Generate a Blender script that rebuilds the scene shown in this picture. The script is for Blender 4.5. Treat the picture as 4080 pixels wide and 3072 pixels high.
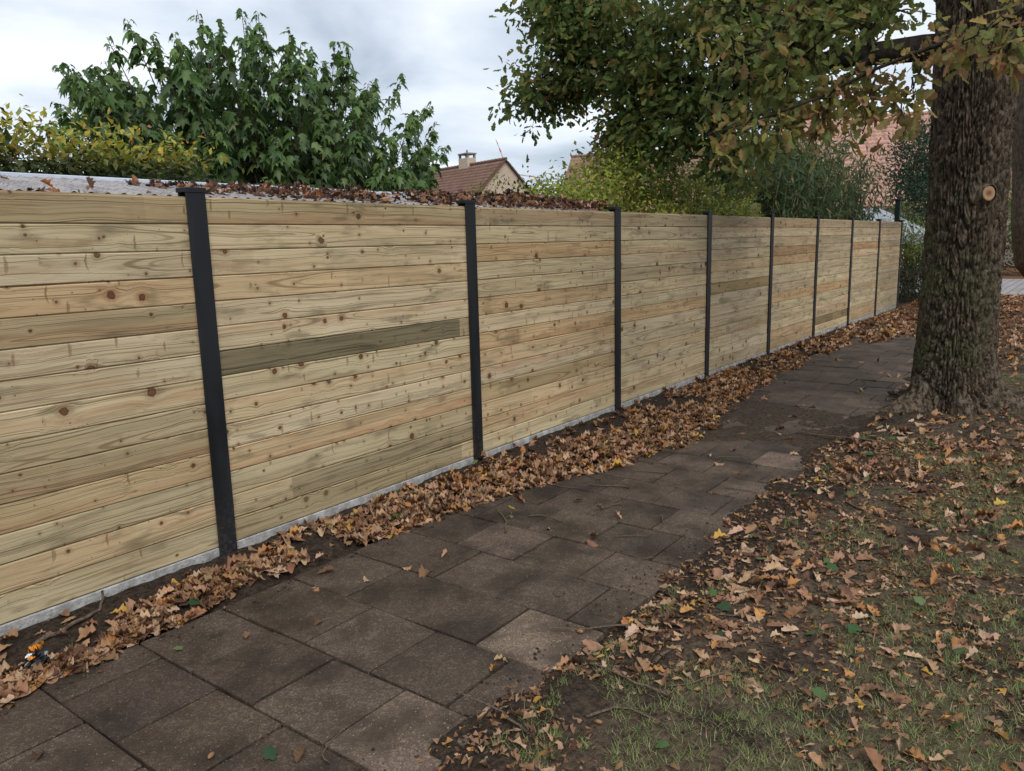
import bpy, math, random
import numpy as np
from mathutils import Matrix, Vector

random.seed(7); RS = np.random.default_rng(7)
S = bpy.context.scene
for o in list(bpy.data.objects): bpy.data.objects.remove(o)
COL = S.collection

# ------------------------------------------------------------------ camera
CP = np.array([-2.1594, -3.6262, 1.6170])
CR = np.array([0.59942812, -0.80005321, -0.02451088])
CU = np.array([0.15746396, 0.08784313, 0.98361003])
CF = np.array([0.78478725, 0.59346309, -0.17863519])
cam_d = bpy.data.cameras.new('camera'); cam = bpy.data.objects.new('camera', cam_d); COL.objects.link(cam)
cam.matrix_world = Matrix(((CR[0], CU[0], -CF[0], CP[0]), (CR[1], CU[1], -CF[1], CP[1]), (CR[2], CU[2], -CF[2], CP[2]), (0, 0, 0, 1)))
cam_d.sensor_fit = 'HORIZONTAL'; cam_d.sensor_width = 36; cam_d.lens = 3103.4 / 4080 * 36
cam_d.clip_start = 0.05; cam_d.clip_end = 4000
S.camera = cam

# ------------------------------------------------------------------ world and sun (overcast)
SUN_EL, SUN_AZ = math.radians(48), math.radians(215)      # azimuth clockwise from +y
w = bpy.data.worlds.new('World'); S.world = w; w.use_nodes = True
nt = w.node_tree; nt.nodes.clear()
def wn(t, **k):
    n = nt.nodes.new(t)
    for a, b in k.items(): setattr(n, a, b)
    return n
out = wn('ShaderNodeOutputWorld'); mixs = wn('ShaderNodeMixShader')
bg1 = wn('ShaderNodeBackground'); bg2 = wn('ShaderNodeBackground')
sky = wn('ShaderNodeTexSky'); sky.sky_type = 'NISHITA'; sky.sun_disc = False
sky.sun_elevation = SUN_EL; sky.sun_rotation = SUN_AZ
bg1.inputs[1].default_value = 0.10
tc = wn('ShaderNodeTexCoord'); sep = wn('ShaderNodeSeparateXYZ'); nt.links.new(tc.outputs['Generated'], sep.inputs[0])
def wm(op, a, b):
    n = wn('ShaderNodeMath', operation=op)
    for i, v in enumerate((a, b)):
        if isinstance(v, (int, float)): n.inputs[i].default_value = v
        else: nt.links.new(v, n.inputs[i])
    return n.outputs[0]
zz = wm('ADD', wm('MAXIMUM', sep.outputs[2], 0.0), 0.22)
cmb = wn('ShaderNodeCombineXYZ')
nt.links.new(wm('DIVIDE', sep.outputs[0], zz), cmb.inputs[0]); nt.links.new(wm('DIVIDE', sep.outputs[1], zz), cmb.inputs[1])
no = wn('ShaderNodeTexNoise'); no.inputs['Scale'].default_value = 1.5; no.inputs['Detail'].default_value = 7; no.inputs['Roughness'].default_value = 0.5; no.inputs['Distortion'].default_value = 0.3
nt.links.new(cmb.outputs[0], no.inputs['Vector'])
rmp = wn('ShaderNodeValToRGB'); nt.links.new(no.outputs['Fac'], rmp.inputs[0])
e = rmp.color_ramp.elements
e[0].position = 0.36; e[0].color = (0.32, 0.37, 0.435, 1)
e[1].position = 0.66; e[1].color = (0.68, 0.71, 0.75, 1)
x = rmp.color_ramp.elements.new(0.5); x.color = (0.49, 0.535, 0.60, 1)
nt.links.new(rmp.outputs[0], bg2.inputs[0]); bg2.inputs[1].default_value = 1.0
nt.links.new(sky.outputs[0], bg1.inputs[0])
mixs.inputs[0].default_value = 0.9
nt.links.new(bg1.outputs[0], mixs.inputs[1]); nt.links.new(bg2.outputs[0], mixs.inputs[2]); nt.links.new(mixs.outputs[0], out.inputs[0])
sd = bpy.data.lights.new('sun', 'SUN'); sd.energy = 1.5; sd.angle = math.radians(40); sd.color = (1, 0.96, 0.9)
sun = bpy.data.objects.new('sun', sd); COL.objects.link(sun)
sdir = Vector((math.sin(SUN_AZ) * math.cos(SUN_EL), math.cos(SUN_AZ) * math.cos(SUN_EL), math.sin(SUN_EL)))
sun.rotation_euler = sdir.to_track_quat('Z', 'Y').to_euler(); sun.location = (0, -5, 20)
vs = S.view_settings; vs.view_transform = 'Standard'; vs.look = 'None'; vs.gamma = 1; vs.exposure = 0.68; vs.use_curve_mapping = False
S.cycles.max_bounces = 6; S.cycles.diffuse_bounces = 3; S.cycles.transmission_bounces = 4; S.cycles.transparent_max_bounces = 4

# ------------------------------------------------------------------ helpers
def hsh(ix, iy, s):
    n = (ix.astype(np.int64) * 374761393 + iy.astype(np.int64) * 668265263 + s * 1442695041) & 0xFFFFFFFF
    n = ((n ^ (n >> 13)) * 1274126177) & 0xFFFFFFFF
    n = ((n ^ (n >> 16)) * 2246822519) & 0xFFFFFFFF
    return ((n ^ (n >> 15)) & 0xFFFFFF) / float(0xFFFFFF)
def vn(x, y, s=0):
    x = np.asarray(x, float); y = np.asarray(y, float)
    x, y = np.broadcast_arrays(x, y)
    ix = np.floor(x); iy = np.floor(y); fx = x - ix; fy = y - iy
    fx = fx * fx * (3 - 2 * fx); fy = fy * fy * (3 - 2 * fy)
    a = hsh(ix, iy, s); b = hsh(ix + 1, iy, s); c = hsh(ix, iy + 1, s); d = hsh(ix + 1, iy + 1, s)
    return (a + (b - a) * fx) * (1 - fy) + (c + (d - c) * fx) * fy
def fbm(x, y, s=0, o=4):
    t = 0; amp = 0.5; tot = 0
    for i in range(o):
        t = t + amp * vn(np.asarray(x) * 2 ** i, np.asarray(y) * 2 ** i, s + i * 17); tot += amp; amp *= 0.5
    return t / tot
def ss(a, b, x): t = np.clip((np.asarray(x) - a) / (b - a), 0, 1); return t * t * (3 - 2 * t)

def tag(o, label=None, cat=None, group=None, kind=None):
    if label: o['label'] = label
    if cat: o['category'] = cat
    if group: o['group'] = group
    if kind: o['kind'] = kind
    return o
def link(name, me, parent=None, loc=(0, 0, 0), mat=None):
    o = bpy.data.objects.new(name, me); COL.objects.link(o); o.location = loc
    if parent: o.parent = parent
    if mat and me and not me.materials: me.materials.append(mat)
    return o
def empty(name, loc=(0, 0, 0), rz=0):
    o = bpy.data.objects.new(name, None); COL.objects.link(o); o.location = loc; o.rotation_euler = (0, 0, rz); o.empty_display_size = 0.2
    return o
def npmesh(name, V, F, mat=None, tint=None, luv=None, smooth=False):
    """V (n,3); F list of int arrays, each (m,3) or (m,4)"""
    me = bpy.data.meshes.new(name); V = np.ascontiguousarray(V, np.float32)
    if not isinstance(F, list): F = [F]
    F = [np.asarray(f, np.int32) for f in F if len(f)]
    me.vertices.add(len(V)); me.vertices.foreach_set('co', V.ravel())
    lv = np.concatenate([f.ravel() for f in F]); tot = np.concatenate([np.full(len(f), f.shape[1], np.int32) for f in F])
    st = np.concatenate([[0], np.cumsum(tot)[:-1]]).astype(np.int32)
    me.loops.add(len(lv)); me.loops.foreach_set('vertex_index', lv)
    me.polygons.add(len(tot)); me.polygons.foreach_set('loop_start', st); me.polygons.foreach_set('loop_total', tot)
    if smooth: me.polygons.foreach_set('use_smooth', np.ones(len(tot), bool))
    if tint is not None:
        a = me.attributes.new('tint', 'FLOAT_COLOR', 'POINT'); t = np.ones((len(V), 4), np.float32); t[:, :3] = tint; a.data.foreach_set('color', t.ravel())
    if luv is not None:
        a = me.attributes.new('luv', 'FLOAT_VECTOR', 'POINT'); t = np.zeros((len(V), 3), np.float32); t[:, :2] = luv; a.data.foreach_set('vector', t.ravel())
    me.update(calc_edges=True); me.validate()
    if mat: me.materials.append(mat)
    return me
class MB:
    """collects solids into one mesh"""
    def __init__(s): s.v = []; s.f = []
    def add(s, vs, fs):
        o = len(s.v); s.v += [tuple(map(float, v)) for v in vs]; s.f += [tuple(i + o for i in f) for f in fs]; return s
    def box(s, x0, x1, y0, y1, z0, z1):
        return s.add([(x0, y0, z0), (x1, y0, z0), (x1, y1, z0), (x0, y1, z0), (x0, y0, z1), (x1, y0, z1), (x1, y1, z1), (x0, y1, z1)],
                     [(3, 2, 1, 0), (4, 5, 6, 7), (0, 1, 5, 4), (1, 2, 6, 5), (2, 3, 7, 6), (3, 0, 4, 7)])
    def bbox(s, x0, x1, y0, y1, z0, z1, b=0.004):
        """box with chamfered top and vertical edges"""
        r0 = [(x0 + b, y0), (x1 - b, y0), (x1, y0 + b), (x1, y1 - b), (x1 - b, y1), (x0 + b, y1), (x0, y1 - b), (x0, y0 + b)]
        r1 = [(x0 + 2 * b, y0 + b), (x1 - 2 * b, y0 + b), (x1 - b, y0 + 2 * b), (x1 - b, y1 - 2 * b), (x1 - 2 * b, y1 - b), (x0 + 2 * b, y1 - b), (x0 + b, y1 - 2 * b), (x0 + b, y0 + 2 * b)]
        vs = [(x, y, z0) for x, y in r0] + [(x, y, z1 - b) for x, y in r0] + [(x, y, z1) for x, y in r1]
        fs = [tuple(range(7, -1, -1)), tuple(range(16, 24))]
        for k in (0, 8): fs += [(k + i, k + (i + 1) % 8, k + 8 + (i + 1) % 8, k + 8 + i) for i in range(8)]
        return s.add(vs, fs)
    def prism(s, pts, y0, y1):
        """polygon in (x,z) extruded along y"""
        n = len(pts)
        return s.add([(x, y0, z) for x, z in pts] + [(x, y1, z) for x, z in pts],
                     [tuple(range(n)), tuple(range(2 * n - 1, n - 1, -1))] + [(i, i + n, (i + 1) % n + n, (i + 1) % n) for i in range(n)])
    def tube(s, pts, rad, n=6, cap=True):
        pts = [np.array(p, float) for p in pts]; m = len(pts)
        if not hasattr(rad, '__len__'): rad = [rad] * m
        up = np.array([0.31, 0.17, 0.93]); rings = []
        for i, p in enumerate(pts):
            t = pts[min(i + 1, m - 1)] - pts[max(i - 1, 0)]; t /= np.linalg.norm(t) + 1e-9
            a = np.cross(t, up); a /= np.linalg.norm(a) + 1e-9; b = np.cross(t, a)
            rings += [p + rad[i] * (math.cos(2 * math.pi * k / n) * a + math.sin(2 * math.pi * k / n) * b) for k in range(n)]
        fs = [(i * n + k, i * n + (k + 1) % n, (i + 1) * n + (k + 1) % n, (i + 1) * n + k) for i in range(m - 1) for k in range(n)]
        if cap: fs += [tuple(range(n)), tuple(range(m * n - 1, (m - 1) * n - 1, -1))]
        return s.add(rings, fs)
    def mesh(s, name, mat=None, smooth=False):
        me = bpy.data.meshes.new(name); me.from_pydata(s.v, [], s.f); me.update()
        if smooth: me.polygons.foreach_set('use_smooth', np.ones(len(me.polygons), bool))
        if mat: me.materials.append(mat)
        return me
    def obj(s, name, mat=None, parent=None, loc=(0, 0, 0), smooth=False): return link(name, s.mesh(name, mat, smooth), parent, loc)

def pix(P):
    """pixel position and depth of points, to rank look-alikes by size in view"""
    d = np.asarray(P) - CP; z = d @ CF
    return 512 + 778.9 * (d @ CR) / z, 385.5 - 778.9 * (d @ CU) / z, z
def inframe(P, m=5):
    x, y, z = pix(P); return (z > 0.2) & (x > -m) & (x < 1024 + m) & (y > -m) & (y < 771 + m), z

# ------------------------------------------------------------------ node helper
class NT:
    def __init__(s, name, rough=0.7, spec=0.3):
        s.mat = bpy.data.materials.new(name); s.mat.use_nodes = True; s.t = s.mat.node_tree; s.t.nodes.clear()
        s.out = s.n('ShaderNodeOutputMaterial'); s.b = s.n('ShaderNodeBsdfPrincipled'); s.l(s.b.outputs[0], s.out.inputs[0])
        s.b.inputs['Roughness'].default_value = rough; s.b.inputs['Specular IOR Level'].default_value = spec
        s._tc = None
    def n(s, t, **k):
        x = s.t.nodes.new(t)
        for a, b in k.items(): setattr(x, a, b)
        return x
    def l(s, a, b): s.t.links.new(a, b)
    def set(s, sock, v):
        if isinstance(v, bpy.types.NodeSocket): s.l(v, sock)
        elif isinstance(v, (tuple, list)) and sock.type == 'RGBA' and len(v) == 3: sock.default_value = (*v, 1)
        else: sock.default_value = v
    def tc(s, k='Object'):
        if not s._tc: s._tc = s.n('ShaderNodeTexCoord')
        return s._tc.outputs[k]
    def m(s, op, a, b=0.0, c=0.0, clamp=False):
        x = s.n('ShaderNodeMath', operation=op, use_clamp=clamp); s.set(x.inputs[0], a); s.set(x.inputs[1], b); s.set(x.inputs[2], c); return x.outputs[0]
    def vm(s, op, a, b=(0, 0, 0)):
        x = s.n('ShaderNodeVectorMath', operation=op); s.set(x.inputs[0], a); s.set(x.inputs[1], b)
        return x.outputs[1] if op in ('LENGTH', 'DISTANCE', 'DOT_PRODUCT') else x.outputs[0]
    def mix(s, f, a, b, bl='MIX'):
        x = s.n('ShaderNodeMix', data_type='RGBA', blend_type=bl); s.set(x.inputs[0], f); s.set(x.inputs[6], a); s.set(x.inputs[7], b); return x.outputs[2]
    def noise(s, v, scale=5, det=3, rough=0.5, dist=0.0, col=False):
        x = s.n('ShaderNodeTexNoise'); s.set(x.inputs['Vector'], v); s.set(x.inputs['Scale'], scale); x.inputs['Detail'].default_value = det
        x.inputs['Roughness'].default_value = rough; x.inputs['Distortion'].default_value = dist; return x.outputs['Color' if col else 'Fac']
    def noise1(s, wv, scale, det=2):
        x = s.n('ShaderNodeTexNoise', noise_dimensions='1D'); s.set(x.inputs['W'], wv); x.inputs['Scale'].default_value = scale; x.inputs['Detail'].default_value = det; return x.outputs['Fac']
    def vor(s, v, scale=1.0, feat='F1', dim='3D'):
        x = s.n('ShaderNodeTexVoronoi', feature=feat, voronoi_dimensions=dim); s.set(x.inputs['Vector'], v); x.inputs['Scale'].default_value = scale; return x
    def step(s, x, e0, e1, t0=0.0, t1=1.0):
        n = s.n('ShaderNodeMapRange', interpolation_type='SMOOTHSTEP'); s.set(n.inputs[0], x); s.set(n.inputs[1], e0); s.set(n.inputs[2], e1); s.set(n.inputs[3], t0); s.set(n.inputs[4], t1); return n.outputs[0]
    def sep(s, v): x = s.n('ShaderNodeSeparateXYZ'); s.set(x.inputs[0], v); return x.outputs
    def comb(s, a, b, c=0.0):
        x = s.n('ShaderNodeCombineXYZ'); s.set(x.inputs[0], a); s.set(x.inputs[1], b); s.set(x.inputs[2], c); return x.outputs[0]
    def bump(s, h, dist=0.01, strength=1.0):
        x = s.n('ShaderNodeBump'); x.inputs['Distance'].default_value = dist; x.inputs['Strength'].default_value = strength; s.l(h, x.inputs['Height']); s.l(x.outputs[0], s.b.inputs['Normal'])
    def col(s, c): s.set(s.b.inputs['Base Color'], c); return s

def simple(name, c, rough=0.6, spec=0.3, var=0.15, scale=8, metal=0, bump=0):
    t = NT(name, rough, spec); f = t.noise(t.tc(), scale, 4)
    c2 = tuple(v * (1 - var) for v in c); c3 = tuple(min(1, v * (1 + var)) for v in c)
    t.col(t.mix(t.step(f, 0.3, 0.7), c2, c3)); t.b.inputs['Metallic'].default_value = metal
    if bump: t.bump(f, bump)
    return t.mat

# ------------------------------------------------------------------ materials
def m_wood():
    t = NT('fence_wood', 0.72, 0.25)
    oi = t.n('ShaderNodeObjectInfo'); rnd = oi.outputs['Random']
    x, y, z = t.sep(t.tc())
    X = t.m('MULTIPLY_ADD', rnd, 91.7, x); Z = t.m('MULTIPLY_ADD', rnd, 37.3, z)
    P = t.comb(X, Z)
    # large knots
    SC = 5.2
    whorl = t.step(t.noise1(t.m('MULTIPLY_ADD', rnd, 173.0, x), 2.6, 2), 0.47, 0.58)
    v1 = t.vor(P, SC, dim='2D'); c = t.sep(v1.outputs['Color'])
    keep = t.m('GREATER_THAN', t.m('MULTIPLY_ADD', whorl, 0.35, c[0]), 0.62)
    d = t.m('DIVIDE', v1.outputs['Distance'], SC)
    pk = t.sep(v1.outputs['Position'])
    wob = t.noise(t.vm('MULTIPLY', P, (60, 60, 1)), 1, 2)
    d = t.m('MULTIPLY', d, t.m('MULTIPLY_ADD', wob, 0.7, 0.65))
    r = t.m('MULTIPLY_ADD', t.m('MULTIPLY', c[1], c[1]), 0.015, 0.0052)
    dz = t.m('SUBTRACT', Z, pk[1]); dx = t.m('SUBTRACT', X, pk[0])
    fall = t.m('EXPONENT', t.m('MULTIPLY', t.m('POWER', t.m('DIVIDE', d, t.m('MULTIPLY', r, 3.4)), 2.0), -1.0))
    warp = t.m('MULTIPLY', t.m('MULTIPLY', dz, fall), t.m('MULTIPLY', keep, 0.86))
    # pin knots
    v2 = t.vor(P, 13.0, dim='2D'); c2 = t.sep(v2.outputs['Color']); keep2 = t.m('GREATER_THAN', t.m('MULTIPLY_ADD', whorl, 0.35, c2[0]), 0.86)
    d2 = t.m('DIVIDE', v2.outputs['Distance'], 13.0); r2 = t.m('MULTIPLY_ADD', c2[1], 0.0035, 0.0022)
    # grain coordinate
    lown = t.noise(t.vm('MULTIPLY', P, (1.6, 5, 1)), 1, 2)
    g = t.m('SUBTRACT', Z, warp); g = t.m('MULTIPLY_ADD', t.m('SUBTRACT', lown, 0.5), 0.05, g)
    zc = t.m('MULTIPLY_ADD', rnd, 37.3, t.m('MULTIPLY', t.m('SINE', t.m('MULTIPLY', rnd, 311.0)), 0.05))
    gz = t.m('SUBTRACT', g, zc)
    dep = t.m('MULTIPLY_ADD', t.noise(t.comb(t.m('MULTIPLY', X, 0.55), rnd), 1, 2), 0.16, -0.05)
    R = t.m('SQRT', t.m('ADD', t.m('MULTIPLY', gz, gz), t.m('MULTIPLY', dep, dep)))
    ring = t.noise1(R, 135.0, 2); late = t.step(ring, 0.53, 0.68)
    fib = t.noise(t.vm('MULTIPLY', P, (7, 420, 1)), 1, 3)
    # colour
    tone = t.noise(t.vm('MULTIPLY', P, (1.1, 9, 1)), 1, 3)
    base = t.mix(t.step(tone, 0.3, 0.72), (0.475, 0.37, 0.225), (0.59, 0.485, 0.315))
    hr = t.m('SINE', t.m('MULTIPLY', rnd, 531.0))
    heart = t.m('MULTIPLY', t.step(t.m('ABSOLUTE', t.m('ADD', gz, t.m('MULTIPLY', t.m('SUBTRACT', lown, 0.5), 0.06))), 0.034, 0.016), t.step(hr, 0.1, 0.9))
    base = t.mix(t.m('MULTIPLY', heart, 0.55), base, (0.46, 0.27, 0.155))
    gr = t.step(t.noise(t.vm('MULTIPLY', t.vm('ADD', P, (7, 3, 0)), (0.9, 13, 1)), 1, 3), 0.5, 0.78)
    base = t.mix(t.m('MULTIPLY', gr, 0.6), base, (0.25, 0.215, 0.135))
    stk = t.noise(t.vm('MULTIPLY', t.comb(X, g), (1.3, 75, 1)), 1, 3, 0.6)
    base = t.mix(t.m('MULTIPLY', t.step(stk, 0.5, 0.70), 0.62), base, (0.20, 0.142, 0.078))
    base = t.mix(t.m('MULTIPLY', t.step(stk, 0.46, 0.28), 0.45), base, (0.60, 0.50, 0.34))
    smg = t.noise(t.vm('MULTIPLY', t.vm('ADD', P, (31, 17, 0)), (3.2, 15, 1)), 1, 4, 0.6)
    base = t.mix(t.m('MULTIPLY', t.step(t.m('MULTIPLY_ADD', whorl, 0.07, smg), 0.54, 0.76), 0.7), base, (0.17, 0.145, 0.088))
    base = t.mix(t.m('MULTIPLY', t.step(t.noise(t.vm('MULTIPLY', t.vm('ADD', P, (57, 5, 0)), (2.2, 16, 1)), 1, 3), 0.57, 0.76), 0.45), base, (0.40, 0.235, 0.125))
    base = t.mix(t.m('MULTIPLY', late, t.m('MULTIPLY_ADD', tone, 0.5, 0.48)), base, (0.185, 0.132, 0.068))
    base = t.mix(t.m('MULTIPLY', t.step(fib, 0.5, 0.8), 0.28), base, (0.30, 0.225, 0.12))
    # vertical cup marks (spike knots) on some boards
    v3 = t.vor(t.vm('MULTIPLY', P, (9, 7, 1)), 1.0, dim='2D'); c3 = t.sep(v3.outputs['Color']); p3 = t.sep(v3.outputs['Position'])
    sx = t.m('SUBTRACT', t.m('MULTIPLY', X, 9), p3[0]); sz = t.m('SUBTRACT', t.m('MULTIPLY', Z, 7), p3[1])
    sx = t.m('ADD', sx, t.m('MULTIPLY', t.m('MULTIPLY', sz, sz), t.m('MULTIPLY_ADD', c3[2], 2.4, -1.2))); sx = t.m('ADD', sx, t.m('MULTIPLY', t.m('SUBTRACT', wob, 0.5), 0.10))
    sw = t.step(t.m('ADD', t.m('POWER', t.m('DIVIDE', sx, t.m('MULTIPLY_ADD', c3[2], 0.05, 0.035)), 2.0), t.m('POWER', t.m('DIVIDE', sz, t.m('MULTIPLY_ADD', c3[1], 0.22, 0.10)), 2.0)), 1.6, 0.0)
    spk = t.m('MULTIPLY', t.m('MULTIPLY', sw, t.m('GREATER_THAN', c3[0], 0.70)), t.m('GREATER_THAN', t.m('SINE', t.m('MULTIPLY', rnd, 811.0)), 0.0))
    base = t.mix(t.m('MULTIPLY', spk, 0.68), base, t.mix(c3[2], (0.22, 0.09, 0.035), (0.22, 0.16, 0.09)))
    # knots
    halo = t.m('MULTIPLY', t.step(d, t.m('MULTIPLY', r, 3.2), t.m('MULTIPLY', r, 0.9)), keep)
    base = t.mix(t.m('MULTIPLY', halo, 0.55), base, t.mix(c[2], (0.30, 0.14, 0.06), (0.20, 0.17, 0.09)))
    rim = t.m('MULTIPLY', t.step(d, t.m('MULTIPLY', r, 1.25), t.m('MULTIPLY', r, 1.0)), keep)
    base = t.mix(t.m('MULTIPLY', rim, 0.9), base, (0.075, 0.035, 0.018))
    core = t.m('MULTIPLY', t.step(d, t.m('MULTIPLY', r, 0.92), t.m('MULTIPLY', r, 0.6)), keep)
    base = t.mix(t.m('MULTIPLY', core, 0.8), base, t.mix(t.noise1(d, 900, 1), (0.20, 0.085, 0.04), (0.11, 0.05, 0.028)))
    v4 = t.vor(t.vm('ADD', P, (13, 29, 0)), 8.5, dim='2D'); c4 = t.sep(v4.outputs['Color']); keep4 = t.m('GREATER_THAN', t.m('MULTIPLY_ADD', whorl, 0.5, c4[0]), 0.82); d4 = t.m('MULTIPLY', t.m('DIVIDE', v4.outputs['Distance'], 8.5), t.m('MULTIPLY_ADD', wob, 0.8, 0.6)); r4 = t.m('MULTIPLY_ADD', c4[1], 0.0045, 0.0045)
    base = t.mix(t.m('MULTIPLY', t.m('MULTIPLY', t.step(d4, t.m('MULTIPLY', r4, 3.5), r4), keep4), 0.45), base, t.mix(c4[2], (0.32, 0.16, 0.075), (0.21, 0.175, 0.10)))
    base = t.mix(t.m('MULTIPLY', t.m('MULTIPLY', t.step(d4, r4, t.m('MULTIPLY', r4, 0.7)), keep4), 0.85), base, t.mix(c4[1], (0.13, 0.06, 0.03), (0.09, 0.05, 0.03)))
    pin = t.m('MULTIPLY', t.step(d2, r2, t.m('MULTIPLY', r2, 0.5)), keep2)
    base = t.mix(t.m('MULTIPLY', pin, 0.75), base, (0.14, 0.065, 0.03))
    # stacking marks: weathered stretches with hard ends
    fl = t.m('FLOOR', t.m('MULTIPLY_ADD', rnd, 9.0, t.m('MULTIPLY', x, 1.9)))
    wnz = t.n('ShaderNodeTexWhiteNoise', noise_dimensions='1D'); t.l(fl, wnz.inputs['W'])
    band = t.m('GREATER_THAN', wnz.outputs['Value'], 0.38)
    dk = t.m('MULTIPLY', band, t.m('SUBTRACT', 1.0, oi.outputs['Alpha']))
    base = t.mix(t.m('MULTIPLY', dk, t.m('MULTIPLY_ADD', tone, 0.5, 0.55), clamp=True), base, t.mix(t.m('MAXIMUM', late, t.step(stk, 0.45, 0.7)), (0.20, 0.165, 0.10), (0.055, 0.045, 0.027)))
    base = t.mix(1.0, base, oi.outputs['Color'], 'MULTIPLY')
    t.col(base)
    h = t.m('SUBTRACT', t.m('MULTIPLY', fib, 0.6), t.m('MULTIPLY', late, 0.5)); h = t.m('SUBTRACT', h, t.m('MULTIPLY', spk, 1.2)); h = t.m('ADD', h, t.m('MULTIPLY', rim, 0.8))
    t.bump(h, 0.0022, 0.8)
    return t.mat
def m_concrete():
    t = NT('concrete', 0.85, 0.2); p = t.tc('Generated'); p = t.vm('MULTIPLY', t.tc(), (1, 1, 1))
    a = t.noise(p, 14, 5, 0.6); b = t.noise(p, 90, 3); c = t.mix(t.step(a, 0.32, 0.7), (0.24, 0.235, 0.225), (0.46, 0.455, 0.44))
    c = t.mix(t.step(b, 0.55, 0.75), c, (0.20, 0.19, 0.175))
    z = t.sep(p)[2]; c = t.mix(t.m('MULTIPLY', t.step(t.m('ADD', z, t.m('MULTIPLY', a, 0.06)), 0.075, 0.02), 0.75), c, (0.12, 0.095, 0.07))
    t.col(c); t.bump(b, 0.004); return t.mat
def m_slab():
    t = NT('paving_slab', 0.8, 0.25); oi = t.n('ShaderNodeObjectInfo'); geo = t.n('ShaderNodeNewGeometry'); p = geo.outputs['Position']
    a = t.noise(p, 3.2, 5, 0.6); worm = t.noise(p, 34, 3, 0.6, 1.2); fine = t.noise(p, 240, 2)
    c = t.mix(t.step(a, 0.3, 0.72), (0.040, 0.028, 0.020), (0.086, 0.062, 0.045))
    wm_ = t.step(t.m('ABSOLUTE', t.m('SUBTRACT', worm, 0.5)), 0.09, 0.01)
    c = t.mix(t.m('MULTIPLY', wm_, t.m('MULTIPLY', t.step(a, 0.34, 0.6), 0.75)), c, (0.15, 0.113, 0.084))
    c = t.mix(t.m('MULTIPLY', t.step(fine, 0.6, 0.75), 0.35), c, (0.22, 0.19, 0.155))
    sp = t.vor(p, 55, dim='3D'); c = t.mix(t.m('MULTIPLY', t.m('LESS_THAN', sp.outputs['Distance'], 0.13), 0.7), c, (0.30, 0.25, 0.18))
    c = t.mix(1.0, c, oi.outputs['Color'], 'MULTIPLY'); t.col(c)
    t.bump(t.m('ADD', t.m('MULTIPLY', fine, 0.5), t.m('ADD', wm_, a)), 0.0035, 0.8)
    t.set(t.b.inputs['Roughness'], t.step(a, 0.3, 0.7, 0.6, 0.9)); return t.mat
def m_ground():
    t = NT('soil_and_turf', 0.95, 0.12); geo = t.n('ShaderNodeNewGeometry'); p = geo.outputs['Position']; x, y, z = t.sep(p)
    a = t.noise(p, 2.2, 6, 0.62); b = t.noise(p, 38, 4, 0.65); f = t.noise(p, 170, 2)
    c = t.mix(t.step(b, 0.35, 0.7), (0.021, 0.015, 0.011), (0.062, 0.045, 0.032))
    c = t.mix(t.m('MULTIPLY', t.step(y, -2.15, -2.6), t.step(a, .35, .5)), c, t.mix(t.step(b, .32, .68), (0.045, 0.032, 0.022), (0.125, 0.090, 0.062)))
    tr = t.m('MULTIPLY', t.step(y, -2.15, -1.8), t.step(y, -.5, -.9)); c = t.mix(t.m('MULTIPLY', tr, .8), c, t.mix(t.step(b, .3, .7), (0.034, 0.025, 0.018), (0.098, 0.072, 0.052)))
    c = t.mix(t.m('MULTIPLY', t.step(f, 0.62, 0.74), 0.6), c, (0.13, 0.09, 0.06))
    grs = t.m('MULTIPLY', t.step(a, 0.46, 0.6), t.m('ADD', t.step(y, -2.5, -3.1), t.step(y, 0.3, 1.0), clamp=True))
    c = t.mix(t.m('MULTIPLY', grs, 0.4), c, t.mix(b, (0.06, 0.065, 0.025), (0.105, 0.105, 0.042)))
    far = t.step(x, 11.0, 16.0); c = t.mix(t.m('MULTIPLY', t.m('MULTIPLY', far, t.step(y, 0.2, -0.2)), t.step(b, 0.35, 0.6)), c, (0.20, 0.095, 0.045))
    t.col(c); t.bump(t.m('ADD', t.m('MULTIPLY', b, 1.5), t.m('MULTIPLY', f, 0.5)), 0.014, 1.0); return t.mat
def m_leaf(name, obj=False, trans=0.3, rough=0.5, spec=0.3, brown=0.25, vein=0.35):
    t = NT(name, rough, spec)
    if obj: src = t.n('ShaderNodeObjectInfo').outputs['Color']
    else: src = t.n('ShaderNodeAttribute', attribute_name='tint').outputs['Color']
    l = t.n('ShaderNodeAttribute', attribute_name='luv').outputs['Vector']; u, v, _ = t.sep(l)
    geo = t.n('ShaderNodeNewGeometry'); nz = t.noise(geo.outputs['Position'], 34, 3)
    c = t.mix(t.m('MULTIPLY', t.step(nz, 0.42, 0.72), brown), src, t.mix(1.0, src, (0.45, 0.38, 0.32), 'MULTIPLY'))
    av = t.m('ABSOLUTE', v); mid = t.step(av, 0.035, 0.01)
    sv = t.step(t.m('ABSOLUTE', t.m('SUBTRACT', t.m('FRACT', t.m('MULTIPLY', t.m('SUBTRACT', u, t.m('MULTIPLY', av, 0.8)), 6.5)), 0.5)), 0.10, 0.02)
    vn_ = t.m('MAXIMUM', mid, t.m('MULTIPLY', sv, 0.5)); c = t.mix(t.m('MULTIPLY', vn_, vein), c, t.mix(1.0, c, (1.5, 1.45, 1.3), 'MULTIPLY'))
    t.col(c); t.bump(t.m('SUBTRACT', 1.0, vn_), 0.0015, 0.5)
    tr = t.n('ShaderNodeBsdfTranslucent'); t.l(c, tr.inputs[0]); mx = t.n('ShaderNodeMixShader'); mx.inputs[0].default_value = trans
    t.l(t.b.outputs[0], mx.inputs[1]); t.l(tr.outputs[0], mx.inputs[2]); t.l(mx.outputs[0], t.out.inputs[0]); return t.mat
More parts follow.
